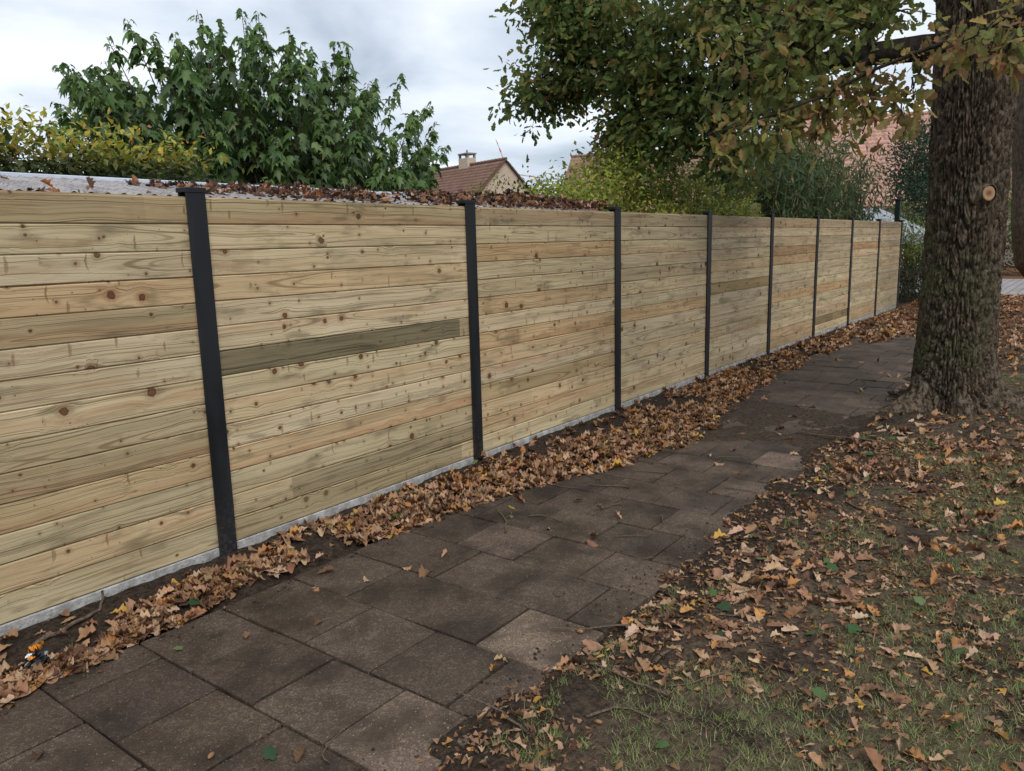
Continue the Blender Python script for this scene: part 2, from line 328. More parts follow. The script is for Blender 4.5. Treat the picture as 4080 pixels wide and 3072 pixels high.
def m_bark(name='oak_bark', moss=1.0, dark=(0.024, 0.018, 0.013), light=(0.128, 0.098, 0.070)):
    t = NT(name, 0.95, 0.1); geo = t.n('ShaderNodeNewGeometry'); p = geo.outputs['Position']; x, y, z = t.sep(p)
    a = t.noise(t.vm('MULTIPLY', p, (1, 1, 0.35)), 28, 5, 0.65); b = t.noise(p, 3.0, 4, 0.6); f = t.noise(p, 120, 3)
    c = t.mix(t.step(a, 0.38, 0.64), dark, light); c = t.mix(t.m('MULTIPLY', t.step(f, 0.5, 0.75), 0.4), c, tuple(v * 1.5 for v in light))
    nx, ny, nz = t.sep(geo.outputs['Normal'])
    side = t.step(t.m('SUBTRACT', ny, t.m('MULTIPLY', nx, 0.3)), -0.55, 0.7)
    ms = t.m('MULTIPLY', t.m('MULTIPLY', t.step(b, 0.36, 0.62), side), t.m('MULTIPLY', t.step(z, 0.1, 0.6), t.step(z, 2.6, 1.2)))
    c = t.mix(t.m('MULTIPLY', ms, 0.85 * moss), c, t.mix(a, (0.055, 0.062, 0.025), (0.125, 0.13, 0.068)))
    c = t.mix(t.m('MULTIPLY', t.step(t.noise(p, 11, 3), 0.62, 0.7), 0.4 * moss), c, (0.17, 0.175, 0.14))
    t.col(c); t.bump(t.m('ADD', a, t.m('MULTIPLY', f, 0.4)), 0.008, 0.9); return t.mat
def m_tint(name, rough=0.7, spec=0.25, bump=0.0, scale=30):
    t = NT(name, rough, spec); a = t.n('ShaderNodeAttribute', attribute_name='tint').outputs['Color']; n = t.noise(t.tc(), scale, 3)
    t.col(t.mix(t.step(n, 0.3, 0.7), t.mix(1.0, a, (0.75, 0.75, 0.75), 'MULTIPLY'), a))
    if bump: t.bump(n, bump)
    return t.mat
def m_otint(name, rough=0.7, spec=0.25, bump=0.0, scale=30, dark=0.7):
    t = NT(name, rough, spec); a = t.n('ShaderNodeObjectInfo').outputs['Color']; n = t.noise(t.tc(), scale, 3)
    t.col(t.mix(t.step(n, 0.3, 0.7), t.mix(1.0, a, (dark, dark, dark), 'MULTIPLY'), a))
    if bump: t.bump(n, bump)
    return t.mat
def m_brick():
    t = NT('yellow_brick', 0.9, 0.15); p = t.tc(); x, y, z = t.sep(p)
    br = t.n('ShaderNodeTexBrick'); t.l(t.comb(t.m('ADD', x, y), z), br.inputs['Vector'])
    for k, v in {'Color1': (0.575, 0.455, 0.345, 1), 'Color2': (0.535, 0.415, 0.305, 1), 'Mortar': (0.47, 0.40, 0.32, 1), 'Scale': 1.0, 'Mortar Size': 0.011, 'Brick Width': 0.22, 'Row Height': 0.072, 'Bias': -0.1}.items(): br.inputs[k].default_value = v
    t.col(br.outputs['Color']); t.bump(br.outputs['Fac'], -0.008); return t.mat
def m_block():
    t = NT('block_paving', 0.85, 0.2); geo = t.n('ShaderNodeNewGeometry'); p = geo.outputs['Position']
    br = t.n('ShaderNodeTexBrick'); t.l(p, br.inputs['Vector'])
    for k, v in {'Color1': (0.25, 0.235, 0.23, 1), 'Color2': (0.32, 0.30, 0.295, 1), 'Mortar': (0.14, 0.125, 0.11, 1), 'Scale': 1.0, 'Mortar Size': 0.012, 'Brick Width': 0.42, 'Row Height': 0.21}.items(): br.inputs[k].default_value = v
    t.col(t.mix(t.m('MULTIPLY', t.step(t.noise(p, 1.3, 4), 0.5, 0.75), 0.5), br.outputs['Color'], (0.14, 0.12, 0.10))); t.bump(br.outputs['Fac'], -0.006); return t.mat
def m_sheet():
    t = NT('corrugated_sheet', 0.6, 0.2); p = t.tc(); a = t.noise(t.vm('MULTIPLY', p, (3, 0.8, 1)), 2.2, 5, 0.65); f = t.noise(p, 45, 4, 0.7)
    c = t.mix(t.step(a, 0.3, 0.7), (0.22, 0.20, 0.195), (0.36, 0.345, 0.345)); c = t.mix(t.m('MULTIPLY', t.step(f, 0.48, 0.62), 0.75), c, (0.13, 0.10, 0.085)); t.col(c)
    t.set(t.b.inputs['Roughness'], t.step(f, 0.3, 0.7, 0.45, 0.8)); return t.mat
def m_tile(name, obj):
    t = NT(name, 0.85, 0.2)
    a = t.n('ShaderNodeObjectInfo').outputs['Color'] if obj else t.n('ShaderNodeAttribute', attribute_name='tint').outputs['Color']
    geo = t.n('ShaderNodeNewGeometry'); n = t.noise(geo.outputs['Position'], 2.5, 5, 0.65)
    t.col(t.mix(t.m('MULTIPLY', t.step(n, 0.45, 0.75), 0.45), a, (0.16, 0.115, 0.085))); return t.mat

M = {}
M['wood'] = m_wood(); M['concrete'] = m_concrete(); M['slab'] = m_slab(); M['ground'] = m_ground()
def m_post():
    t = NT('black_aluminium', 0.42, 0.35); p = t.n('ShaderNodeNewGeometry').outputs['Position']; z = t.sep(p)[2]; a = t.noise(t.vm('MULTIPLY', p, (9, 9, 2)), 1, 4); f = t.noise(p, 60, 3)
    c = t.mix(t.step(a, .35, .7), (0.008, 0.009, 0.011), (0.014, 0.0155, 0.018)); c = t.mix(t.m('MULTIPLY', t.m('MULTIPLY', t.step(z, .5, .0), t.step(f, .42, .66)), .55), c, (0.06, 0.047, 0.036)); t.col(c)
    t.set(t.b.inputs['Roughness'], t.step(a, .3, .7, .34, .55)); return t.mat
M['post'] = m_post()
M['leaf'] = m_leaf('leaf_living', trans=0.42, rough=0.42, spec=0.35)
M['leaf_o'] = m_leaf('leaf_living_single', True, trans=0.42, rough=0.42, spec=0.35)
M['oakleaf'] = m_leaf('oak_leaf', trans=0.45, rough=0.6, spec=0.18, brown=0.35); M['oakleaf_o'] = m_leaf('oak_leaf_single', True, trans=0.45, rough=0.6, spec=0.18, brown=0.35)
M['dead'] = m_leaf('leaf_dry', trans=0.1, rough=0.75, spec=0.15, brown=0.5, vein=0.3)
M['dead_o'] = m_leaf('leaf_dry_single', True, trans=0.1, rough=0.75, spec=0.15, brown=0.5, vein=0.4)
M['bark'] = m_bark(); M['bark2'] = m_bark('plane_bark', 0.15, (0.06, 0.046, 0.035), (0.15, 0.115, 0.085))
M['branch'] = simple('dark_branch', (0.030, 0.024, 0.019), 0.9, 0.1, 0.4, 30)
M['stem'] = simple('brown_stem', (0.075, 0.052, 0.034), 0.85, 0.15, 0.35, 20)
M['cane'] = simple('bamboo_cane', (0.30, 0.215, 0.115), 0.55, 0.3, 0.3, 12)
M['twig'] = simple('dry_twig', (0.105, 0.078, 0.055), 0.9, 0.1, 0.4, 40, bump=0.001)
M['grass'] = m_tint('grass_blade', 0.6, 0.25); M['crumb'] = m_tint('soil_crumb', 0.95, 0.1)
M['brick'] = m_brick(); M['block'] = m_block(); M['sheet'] = m_sheet()
M['tile'] = m_tile('roof_tile', False); M['tile_o'] = m_tile('roof_tile_single', True)
M['white'] = simple('white_paint', (0.78, 0.79, 0.80), 0.35, 0.4, 0.05); M['red'] = simple('red_paint', (0.50, 0.05, 0.03), 0.4, 0.4, 0.1)
M['glass'] = simple('window_glass', (0.05, 0.06, 0.07), 0.08, 0.6, 0.1); M['grey'] = simple('grey_metal', (0.30, 0.31, 0.32), 0.45, 0.4, 0.12)
M['shutter'] = simple('grey_shutter', (0.22, 0.23, 0.24), 0.5, 0.3, 0.1); M['lead'] = simple('flue_metal', (0.10, 0.10, 0.10), 0.5, 0.4, 0.2)
M['oldwood'] = simple('weathered_wood', (0.115, 0.085, 0.065), 0.9, 0.1, 0.45, 16, bump=0.004)
M['acorn'] = simple('acorn_shell', (0.23, 0.125, 0.055), 0.35, 0.4, 0.25, 60); M['cutwood'] = None
M['greenpost'] = simple('dark_green_paint', (0.012, 0.022, 0.018), 0.5, 0.3, 0.2); M['oldconc'] = simple('old_concrete', (0.22, 0.22, 0.20), 0.9, 0.1, 0.3, 20, bump=0.004)
M['wblack'] = simple('black_foil', (0.008, 0.008, 0.009), 0.18, 0.6, 0.2); M['worange'] = simple('orange_foil', (0.75, 0.25, 0.02), 0.25, 0.5, 0.15, 30); M['wwhite'] = simple('white_foil', (0.75, 0.75, 0.75), 0.3, 0.5, 0.05)
def m_cut():
    t = NT('fresh_cut_wood', 0.8, 0.15); x, y, z = t.sep(t.tc()); n = t.noise(t.tc(), 18, 3)
    R = t.m('MULTIPLY', t.m('SQRT', t.m('ADD', t.m('MULTIPLY', x, x), t.m('MULTIPLY', y, y))), t.m('MULTIPLY_ADD', n, 0.6, 0.7))
    c = t.mix(t.step(R, 0.008, 0.042), (0.15, 0.075, 0.038), (0.34, 0.21, 0.12)); c = t.mix(t.m('MULTIPLY', t.step(t.noise1(R, 260, 1), 0.5, 0.7), 0.45), c, (0.19, 0.10, 0.05)); t.col(c); return t.mat
M['cutwood'] = m_cut()

# ------------------------------------------------------------------ ground, path and road
def hfun(x, y):
    x = np.asarray(x, float); y = np.asarray(y, float)
    verge = 0.012 + 0.05 * (fbm(x * 0.7, y * 0.7, 3) - 0.45) + 0.035 * (fbm(x * 5, y * 5, 5) - 0.5) + 0.014 * (vn(x * 22, y * 22, 9) - 0.5)
    strip = 0.012 + 0.02 * ss(-0.35, -0.03, y) + 0.045 * (fbm(x * 4, y * 4, 11) - 0.5) + 0.014 * (vn(x * 24, y * 24, 13) - 0.5)
    under = -0.035 + 0 * x
    eR = -1.94 + 0.42 * (fbm(x * 1.6, 0 * x, 21) - 0.5) + 0.34 * (fbm(x * 6, y * 6, 23) - 0.5)
    eL = -0.44 + 0.22 * (fbm(x * 1.4, 0 * x, 31) - 0.5)
    a = ss(-0.04, 0.16, eR - y); b = ss(-0.02, 0.14, y - eL)
    h = under * (1 - a) * (1 - b) + verge * a + strip * b
    dirt = ss(3.45, 3.95, x + 0.5 * (fbm(y * 2, x * 2, 41) - 0.5) + 0.12 * (y + 1.5)) * ss(6.1, 5.2, x + 0.6 * (fbm(y * 2, x * 2, 43) - 0.5) - 0.2 * (y + 1.5))
    film = 0.005 + 0.040 * (fbm(x * 2.5, y * 9, 45) - 0.5) + 0.014 * (vn(x * 20, y * 26, 9) - 0.5)
    h = np.where(dirt > 0, np.maximum(h, under + (film - under) * dirt), h)
    far = ss(11.5, 14, x); flat = 0.0 + 0.04 * (fbm(x * 0.5, y * 0.5, 51) - 0.5)
    h = h * (1 - far) + np.maximum(flat, 0.008) * far
    out = np.maximum(ss(-6, -9, y), ss(0.15, 0.6, y)); h = h * (1 - out) + out * 0.0
    return h
gx = np.concatenate([[-400, -200, -80, -40, -20, -10, -6, -4, -3.2], np.arange(-2.6, 7.0, 0.034), np.arange(7.0, 20, 0.09), np.arange(20, 34, 0.5), [36, 40, 50, 70, 110, 200, 400, 900, 1500]])
gy = np.concatenate([[-900, -300, -100, -40, -20, -12, -9, -7, -6, -5.4, -5.0], np.arange(-4.7, 0.06, 0.03), np.arange(0.1, 1.5, 0.15), [2, 4, 8, 14, 25, 50, 100, 250, 600, 1500]])
GX, GY = np.meshgrid(gx, gy); GZ = hfun(GX, GY)
nx_, ny_ = len(gx), len(gy); idx = np.arange(nx_ * ny_).reshape(ny_, nx_)
F = np.stack([idx[:-1, :-1], idx[:-1, 1:], idx[1:, 1:], idx[1:, :-1]], -1).reshape(-1, 4)
ground = link('ground', npmesh('ground', np.stack([GX.ravel(), GY.ravel(), GZ.ravel()], 1), F, M['ground'], smooth=True)); tag(ground, kind='structure')

path = link('pavement', MB().box(-2.9, 13.4, -2.08, -0.51, -0.12, -0.052).mesh('pavement', simple('bedding_sand', (0.05, 0.04, 0.03), 0.95, 0.1, 0.3, 30))); tag(path, kind='structure')
def slab_mesh(w, d):
    return MB().bbox(-w / 2, w / 2, -d / 2, d / 2, -0.05, 0, 0.004).mesh('slab', M['slab'])
SF = slab_mesh(0.385, 0.385); SH = slab_mesh(0.385, 0.188)
for n in range(-4, 36):
    x0 = -1.09 + 0.395 * n
    segs = [(-1.8875, SF), (-1.4925, SF), (-1.0975, SF), (-0.7025, SF)] if n % 2 else [(-1.985, SH), (-1.6875, SF), (-1.2925, SF), (-0.8975, SF), (-0.602, SH)]
    for j, (yc, me) in enumerate(segs):
        o = link('slab', me, path, (x0 + 0.1975, yc, 0.0 + random.uniform(-0.006, 0.004)))
        o.rotation_euler = (random.uniform(-0.011, 0.011), random.uniform(-0.011, 0.011), random.uniform(-0.006, 0.006))
        t = random.uniform(0.75, 1.15) * (1.0 if j else (1.4 if n % 2 else 1.1))
        if n in (3, 11) and j == 0: t = 1.85
        if j >= 3: t *= 0.85
        o.color = (t, t * random.uniform(0.97, 1.0), t * random.uniform(0.94, 1.0), 1)
road = MB(); road.box(21.6, 29.5, -14, 2.6, -0.1, 0.028); road.obj('road', M['block']); tag(bpy.data.objects['road'], kind='structure')

# ------------------------------------------------------------------ fence
PITCH, PW, ZB, BH = 2.105, 0.104, 0.08, 1.80 / 14
fence = empty('garden_fence', (0, 0, 0)); tag(fence, 'long fence of new timber boards between slim black metal posts', 'fence')
def board_mesh(L):
    h = BH / 2 - 0.0016; c = 0.0045
    prof = [(-0.024 + c, -h), (-0.024, -h + c), (-0.024, h - c), (-0.024 + c, h), (-0.014, h), (-0.013, h + 0.006), (-0.007, h + 0.006), (-0.006, h), (0.004, h), (0.004, -h)]
    n = len(prof); vs = []; m = MB()
    vs = [(0, y, z) for y, z in prof] + [(L, y, z) for y, z in prof]
    fs = [tuple(range(n - 1, -1, -1)), tuple(range(n, 2 * n))] + [(i, (i + 1) % n, (i + 1) % n + n, i + n) for i in range(n)]
    return m.add(vs, fs).mesh('board', M['wood'])
BM = board_mesh(PITCH - PW + 0.03)
pal = [((1, 1, 1), 9), ((0.95, 0.96, 0.91), 5), ((1.0, 0.92, 0.83), 3.5), ((0.86, 0.84, 0.79), 2.2), ((0.90, 0.79, 0.68), 1.2), ((1.05, 1.03, 0.98), 4)]
spec = {(0, 6): ((0.72, 0.72, 0.66), 0.05), (0, 0): ((0.74, 0.71, 0.62), 1), (-1, 0): ((0.72, 0.67, 0.58), 0.8), (0, 12): ((0.88, 0.86, 0.8), 0.35), (0, 13): ((0.92, 0.9, 0.82), 0.45),
        (-1, 3): ((0.92, 0.80, 0.70), 1), (-1, 4): ((0.78, 0.75, 0.68), 1), (-1, 8): ((0.80, 0.79, 0.73), 1), (-1, 9): ((0.86, 0.82, 0.74), 0.7), (-1, 10): ((0.84, 0.78, 0.68), 1), (-1, 11): ((0.92, 0.92, 0.86), 0.75),
        (1, 2): ((0.86, 0.74, 0.62), 1), (4, 3): ((0.74, 0.60, 0.48), 1), (4, 4): ((0.82, 0.69, 0.57), 1), (2, 7): ((0.96, 0.83, 0.69), 1), (6, 3): ((0.93, 0.75, 0.59), 1), (5, 8): ((0.95, 0.78, 0.62), 1), (5, 12): ((0.62, 0.58, 0.46), 0.5), (3, 6): ((0.75, 0.68, 0.52), 0.8), (4, 8): ((0.95, 0.80, 0.65), 1), (1, 10): ((0.80, 0.74, 0.62), 0.7)}
for p in range(-1, 8):
    x0 = p * PITCH + PW - 0.015
    for r in range(14):
        z = ZB + BH * (13 - r) + BH / 2
        o = link('board', BM, fence, (x0, 0.001 * random.uniform(-1.5, 1.5), z + random.uniform(-0.0004, 0.0004)))
        o.rotation_euler = (0, random.uniform(-0.0006, 0.0006), 0)
        c, al = spec.get((p, r), (None, None))
        if c is None:
            c = random.choices([q[0] for q in pal], [q[1] for q in pal])[0]; c = (lambda q: tuple(v * q for v in c))(random.uniform(0.9, 1.08)); al = random.choice([1, 1, 1, 1, 0.85])
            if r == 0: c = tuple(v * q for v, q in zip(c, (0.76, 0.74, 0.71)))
        if p < 0 or (p == 0 and random.random() < 0.2): pass
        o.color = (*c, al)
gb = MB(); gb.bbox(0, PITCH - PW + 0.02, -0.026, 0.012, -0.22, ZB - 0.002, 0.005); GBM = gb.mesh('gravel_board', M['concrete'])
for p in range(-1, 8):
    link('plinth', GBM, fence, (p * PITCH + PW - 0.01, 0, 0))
pm = MB(); pm.bbox(0, PW, -0.040, -0.031, -0.3, 1.905, 0.0015); pm.box(0.030, PW - 0.030, -0.031, 0.024, -0.3, 1.905); pm.bbox(0, PW, 0.024, 0.034, -0.3, 1.905, 0.0015)
PM = pm.mesh('post', M['post'])
cm = MB(); cm.bbox(-0.004, PW + 0.004, -0.045, 0.044, 1.905, 1.928, 0.0025); CM = cm.mesh('cap', M['post'])
for i in range(-1, 9):
    q = link('post', PM, fence, (i * PITCH, 0, 0)); q.rotation_euler = (0, random.uniform(-0.002, 0.002), 0)
    link('cap', CM, q, (0, 0, 0))

# old dark green wire fence post and concrete post past the end of the fence
m = MB(); m.bbox(-0.05, 0.05, -0.05, 0.05, -0.1, 2.36, 0.006); m.bbox(-0.062, 0.062, -0.062, 0.062, 2.362, 2.39, 0.006)
o = m.obj('metal_post', M['greenpost'], None, (17.12, 0.12, 0)); tag(o, 'tall dark green metal post at the far end of the timber fence', 'post')
m = MB(); m.bbox(-0.06, 0.06, -0.06, 0.06, -0.1, 1.88, 0.01)
o = m.obj('concrete_post', M['oldconc'], None, (17.55, 0.30, 0)); tag(o, 'old grey concrete post just behind the tall green post', 'post')

# ------------------------------------------------------------------ buildings
def yaw_frame(origin, ang):
    return Matrix.Translation(Vector(origin)) @ Matrix.Rotation(ang, 4, 'Z')
def tile_template():
    """one curved pantile: x across (0.24), y up the slope (0.36), slight step at the lower lip"""
    xs = np.linspace(0, 0.245, 6); zs = np.array([0.012, 0.0, 0.004, 0.030, 0.046, 0.014])
    V = []
    for yy, dz in ((0.0, 0.022), (0.36, 0.0)): V += [(x, yy, z + dz) for x, z in zip(xs, zs)]
    V += [(x, 0.0, z - 0.004) for x, z in zip(xs, zs)]
    F = [(i, i + 1, i + 7, i + 6) for i in range(5)] + [(i + 12, i + 13, i + 1, i) for i in range(5)]
    return np.array(V, float), np.array(F)
TV, TF = tile_template()
TILE_ME = npmesh('tile', TV, TF, M['tile_o'], smooth=False)
def tiled_slope(parent, frame_local, width, length, color, singles, jit=0.12, cam_rank=True):
    """frame_local: 4x4 from slope coords (x across, y up slope, z out) to the house"""
    nx, ny = int(width / 0.235), int(length / 0.32)
    P = np.array([(i * 0.235, j * 0.32, 0.0) for j in range(ny) for i in range(nx)])
    sel = []
    fl = np.array(frame_local); W = np.array(parent.matrix_world) @ fl
    if singles:
        wp = P @ W[:3, :3].T + W[:3, 3]; ok, z = inframe(wp)
        order = np.argsort(np.where(ok, z, 1e9)); sel = [i for i in order[:singles] if ok[i]]
    rest = np.setdiff1d(np.arange(len(P)), sel)
    c = np.array(color) * (1 + RS.uniform(-jit, jit, (len(P), 1))) * (1 + RS.uniform(-0.05, 0.05, (len(P), 3)))
    for i in sel:
        o = link('tile', TILE_ME, parent); o.matrix_local = Matrix(fl.tolist()) @ Matrix.Translation(Vector(P[i])); o.color = (*c[i], 1)
    V = (P[rest][:, None] + TV[None]).reshape(-1, 3); V = V @ fl[:3, :3].T + fl[:3, 3]
    Fx = (TF[None] + (np.arange(len(rest)) * len(TV))[:, None, None]).reshape(-1, 4)
    o = link('roof_tiles', npmesh('roof_tiles', V, Fx, M['tile'], tint=np.repeat(c[rest], len(TV), 0)), parent); tag(o, kind='stuff')
def house(name, label, origin, ang, L, W, he, hr, tile_col, wallm, singles=0, chim=None, windows=(), over=0.18):
    """origin: ground point below the near gable's ridge end; ridge runs along +x of the house"""
    h = empty(name, origin, ang); tag(h, label, 'house'); bpy.context.view_layer.update()
    w2 = W / 2
    m = MB(); v = []
    for x in (0, L): v += [(x, -w2, 0), (x, w2, 0), (x, w2, he), (x, 0, hr - 0.05), (x, -w2, he)]
    m.add(v, [(4, 3, 2, 1, 0), (5, 6, 7, 8, 9), (0, 1, 6, 5), (1, 2, 7, 6), (2, 3, 8, 7), (3, 4, 9, 8), (4, 0, 5, 9)])
    m.obj('wall', wallm, h)
    pitch = math.atan2(hr - he, w2); sl = (w2 + 0.3) / math.cos(pitch)
    rf = MB()
    for s in (-1, 1):
        e = (s * (w2 + 0.3), hr - (w2 + 0.3) * math.tan(pitch)); t = 0.09
        rf.add([(-over, e[0], e[1]), (L + over, e[0], e[1]), (L + over, 0, hr), (-over, 0, hr), (-over, e[0], e[1] - t), (L + over, e[0], e[1] - t), (L + over, 0, hr - t), (-over, 0, hr - t)],
               [(0, 1, 2, 3), (7, 6, 5, 4), (0, 4, 5, 1), (1, 5, 6, 2), (3, 7, 4, 0)])
    rf.obj('roof', simple(name + '_battens', tuple(v * 0.6 for v in tile_col), 0.9, 0.1), h)
    for s in (-1, 1):
        ey = s * (w2 + 0.3); ez = hr - (w2 + 0.3) * math.tan(pitch)
        if s < 0: fr = Matrix.Translation((-over, ey, ez + 0.01)) @ Matrix.Rotation(pitch, 4, 'X')
        else: fr = Matrix.Translation((L + over, ey, ez + 0.01)) @ Matrix.Rotation(math.pi, 4, 'Z') @ Matrix.Rotation(pitch, 4, 'X')
        tiled_slope(h, fr, L + 2 * over, sl, tile_col, singles if s < 0 else 0)
    k = int((L + 2 * over) / 0.42); rm = MB()
    rm.tube([(0, 0, 0), (0.21, 0, 0.004), (0.42, 0, 0.016)], [0.105, 0.108, 0.118], 10); rme = rm.mesh('ridge_tile', M['tile_o'], True)
    for i in range(k):
        o = link('ridge_tile', rme, h, (-over + i * 0.42, 0, hr + 0.015)); t = random.uniform(0.75, 1.0); o.color = (tile_col[0] * t, tile_col[1] * t, tile_col[2] * t, 1)
    for y0, y1, z0, z1, mt in windows:
        wd = MB(); wd.box(-0.03, 0.05, y0, y1, z0, z1); f = wd.obj('window', M['shutter'], h)
        g = MB(); g.box(-0.036, -0.031, y0 + 0.07, y1 - 0.07, z0 + 0.07, z1 - 0.07); g.obj('pane', mt, f)
    if chim:
        cx, cy, cw, cd, z0, z1 = chim
        c = MB(); c.bbox(cx - cw / 2, cx + cw / 2, cy - cd / 2, cy + cd / 2, z0, z1 - 0.35, 0.02); co = c.obj('chimney', wallm, h)
        c = MB()
        for sx in (-1, 1):
            for sy in (-1, 1): c.box(cx + sx * (cw / 2 - 0.09) - 0.07, cx + sx * (cw / 2 - 0.09) + 0.07, cy + sy * (cd / 2 - 0.09) - 0.07, cy + sy * (cd / 2 - 0.09) + 0.07, z1 - 0.35, z1 - 0.1)
        c.bbox(cx - cw / 2 - 0.04, cx + cw / 2 + 0.04, cy - cd / 2 - 0.04, cy + cd / 2 + 0.04, z1 - 0.1, z1, 0.02); c.obj('chimney_cap', M['oldconc'], co)
        c = MB(); c.tube([(cx, cy, z1 - 0.5), (cx, cy, z1 + 0.22)], 0.06, 8); c.obj('flue', M['lead'], co)
    return h
fh = np.array([CF[0], CF[1]]); fh /= np.linalg.norm(fh); rh = np.array([fh[1], -fh[0]])
def dirang(a_right, a_fwd): v = a_right * rh + a_fwd * fh; return math.atan2(v[1], v[0])
house('brick_house', 'pale yellow brick house with brown tiled roof and a squat chimney', (40.73, 28.95, 0), dirang(-0.6, 0.8), 13.0, 9.0, 2.9, 7.2, (0.21, 0.125, 0.095), M['brick'],
      chim=(4.6, -0.1, 1.15, 0.75, 6.2, 8.05), windows=((0.7, 1.7, 3.7, 4.9, M['glass']), (-1.66, -0.81, 3.6, 4.75, M['glass'])))
house('tiled_house', 'long house with dull red-brown pantiles half hidden by oak leaves', (48.8, 28.6, 0), dirang(0.93, -0.36), 15.0, 10.0, 3.2, 7.9, (0.27, 0.16, 0.125), M['brick'], chim=(5.0, 0.0, 1.3, 0.8, 7.0, 9.1))
house('pink_roofed_house', 'house with salmon pink pantiled roof behind the bamboo', (41.8, 10.9, 0), dirang(0.985, -0.17), 12.0, 10.0, 3.2, 7.8, (0.46, 0.27, 0.21), M['brick'], singles=300)
house('annexe', 'low annexe with salmon pink pantiles beside the taller pink roof', (38.9, 14.1, 0), dirang(0.985, -0.17), 4.4, 8.0, 2.4, 5.9, (0.45, 0.26, 0.20), M['brick'])
# small cream chimney with a pipe on a far low house
h = house('low_house', 'far low house with cream chimney and thin pipe beside brick gable', (67.0, 42.0, 0), dirang(0.9, 0.4), 9, 8, 2.6, 6.3, (0.28, 0.15, 0.10), M['brick'])
c = MB(); c.bbox(0.3, 1.1, -0.4, 0.4, 5.0, 7.2, 0.03); co = c.obj('chimney', simple('cream_render', (0.62, 0.56, 0.44), 0.85, 0.1), h); c = MB(); c.tube([(0.9, 0, 7.1), (0.9, 0, 8.7)], 0.07, 8); c.obj('flue', M['lead'], co)
# wind turbine
tb = empty('wind_turbine', (740.3, 555.5, 0)); tag(tb, 'white wind turbine with red banded blades rising behind the brick house', 'wind turbine')
m = MB(); m.tube([(0, 0, 0), (0, 0, 40), (0, 0, 81)], [2.3, 1.8, 1.3], 16); M['tpaint'] = simple('turbine_grey', (0.50, 0.52, 0.55), 0.4, 0.3, 0.04); m.obj('tower', M['tpaint'], tb, smooth=True)
va = math.atan2(CP[1] - 555.5, CP[0] - 740.3)
fx = np.array([math.cos(va), math.sin(va), 0]); sx = np.array([math.sin(va), -math.cos(va), 0])   # towards the camera, image left... sideways
hub = np.array([0, 0, 82.8]) + fx * 3.2
m = MB(); m.tube([hub - fx * 9, hub - fx * 8.5, hub - fx * 2, hub], [0.6, 1.9, 2.0, 1.7], 10); m.obj('nacelle', M['tpaint'], tb, smooth=True)
m = MB(); m.tube([hub, hub + fx * 1.2, hub + fx * 2.0], [1.6, 1.3, 0.3], 12); m.obj('hub', M['tpaint'], tb, smooth=True)
rgt = np.array([CR[0], CR[1], 0]); rgt /= np.linalg.norm(rgt)
for ang in (110, -10, 230):
    a = math.radians(ang); dv = math.cos(a) * rgt + math.sin(a) * np.array([0, 0, 1.0]); ch = np.cross(dv, fx)
    def blade(r0, r1, mt, par):
        st = np.linspace(r0, r1, 7); vs = []; 
        for r in st:
            c_ = (1.0 + 1.2 * min(1, r / 8)) if r < 8 else 2.2 * (1 - (r - 8) / 36) + 0.35
            for q, tt in ((-0.3, 0), (0.1, 0.16), (0.7, 0), (0.1, -0.12)): vs.append(hub + fx * (0.9 + tt * c_) + dv * r + ch * q * c_)
        fs = [(i * 4 + k, i * 4 + (k + 1) % 4, i * 4 + 4 + (k + 1) % 4, i * 4 + 4 + k) for i in range(6) for k in range(4)] + [(3, 2, 1, 0), (24, 25, 26, 27)]
        return MB().add(vs, fs).obj('blade' if mt is M['tpaint'] else 'red_band', mt, par)
    b = blade(0.8, 24, M['tpaint'], tb); blade(24, 28.5, M['red'], b); 
    b2 = blade(28.5, 33.5, M['tpaint'], tb); b2.name = 'blade_section'; b2.parent = b; blade(33.5, 37.5, M['red'], b); b3 = blade(37.5, 40, M['tpaint'], tb); b3.name = 'blade_tip'; b3.parent = b

# lean-to shed with corrugated sheet roof right behind the fence
shed = empty('lean_to_shed', (0, 0, 0)); tag(shed, 'lean-to with pale corrugated sheet roof strewn with leaves behind the fence', 'shed')
RY0, RY1, RZ0, RZ1, RX0, RX1 = 0.14, 1.28, 1.893, 2.055, -2.9, 4.42
def roofz(y): return RZ0 + (RZ1 - RZ0) * (y - RY0) / (RY1 - RY0)
xs = np.arange(RX0, RX1, 0.0127); nr = 6; ys = np.linspace(RY0, RY1, nr)
V = np.array([(x, y, roofz(y) + 0.010 * math.sin(2 * math.pi * x / 0.076)) for y in ys for x in xs]); n = len(xs)
F = np.array([(j * n + i, j * n + i + 1, (j + 1) * n + i + 1, (j + 1) * n + i) for j in range(nr - 1) for i in range(n - 1)])
link('roof_sheet', npmesh('roof_sheet', V, F, M['sheet'], smooth=True), shed)
m = MB(); m.bbox(RX0, RX1 + 0.05, RY1 - 0.02, RY1 + 0.06, RZ1 - 0.08, RZ1 + 0.022, 0.004); m.obj('top_flashing', simple('pale_blue_flashing', (0.52, 0.57, 0.66), 0.35, 0.5, 0.08), shed)
for x in np.arange(RX0 + 0.2, RX1, 1.4):
    m = MB(); m.box(x, x + 0.05, RY0, RY1, -0.0, 0.07); o = m.obj('rafter', M['oldwood'], shed); o.rotation_euler = (math.atan2(RZ1 - RZ0, RY1 - RY0), 0, 0); o.location = (0, 0.012, RZ0 - 0.11 - RY0 * (RZ1 - RZ0) / (RY1 - RY0))
for x in (RX0 + 0.1, 0.8, RX1 - 0.15):
    for y in (RY0 + 0.05, RY1 - 0.1):
        m = MB(); m.bbox(x, x + 0.08, y, y + 0.08, -0.05, roofz(y) - 0.12, 0.004); m.obj('leg', M['oldwood'], shed)
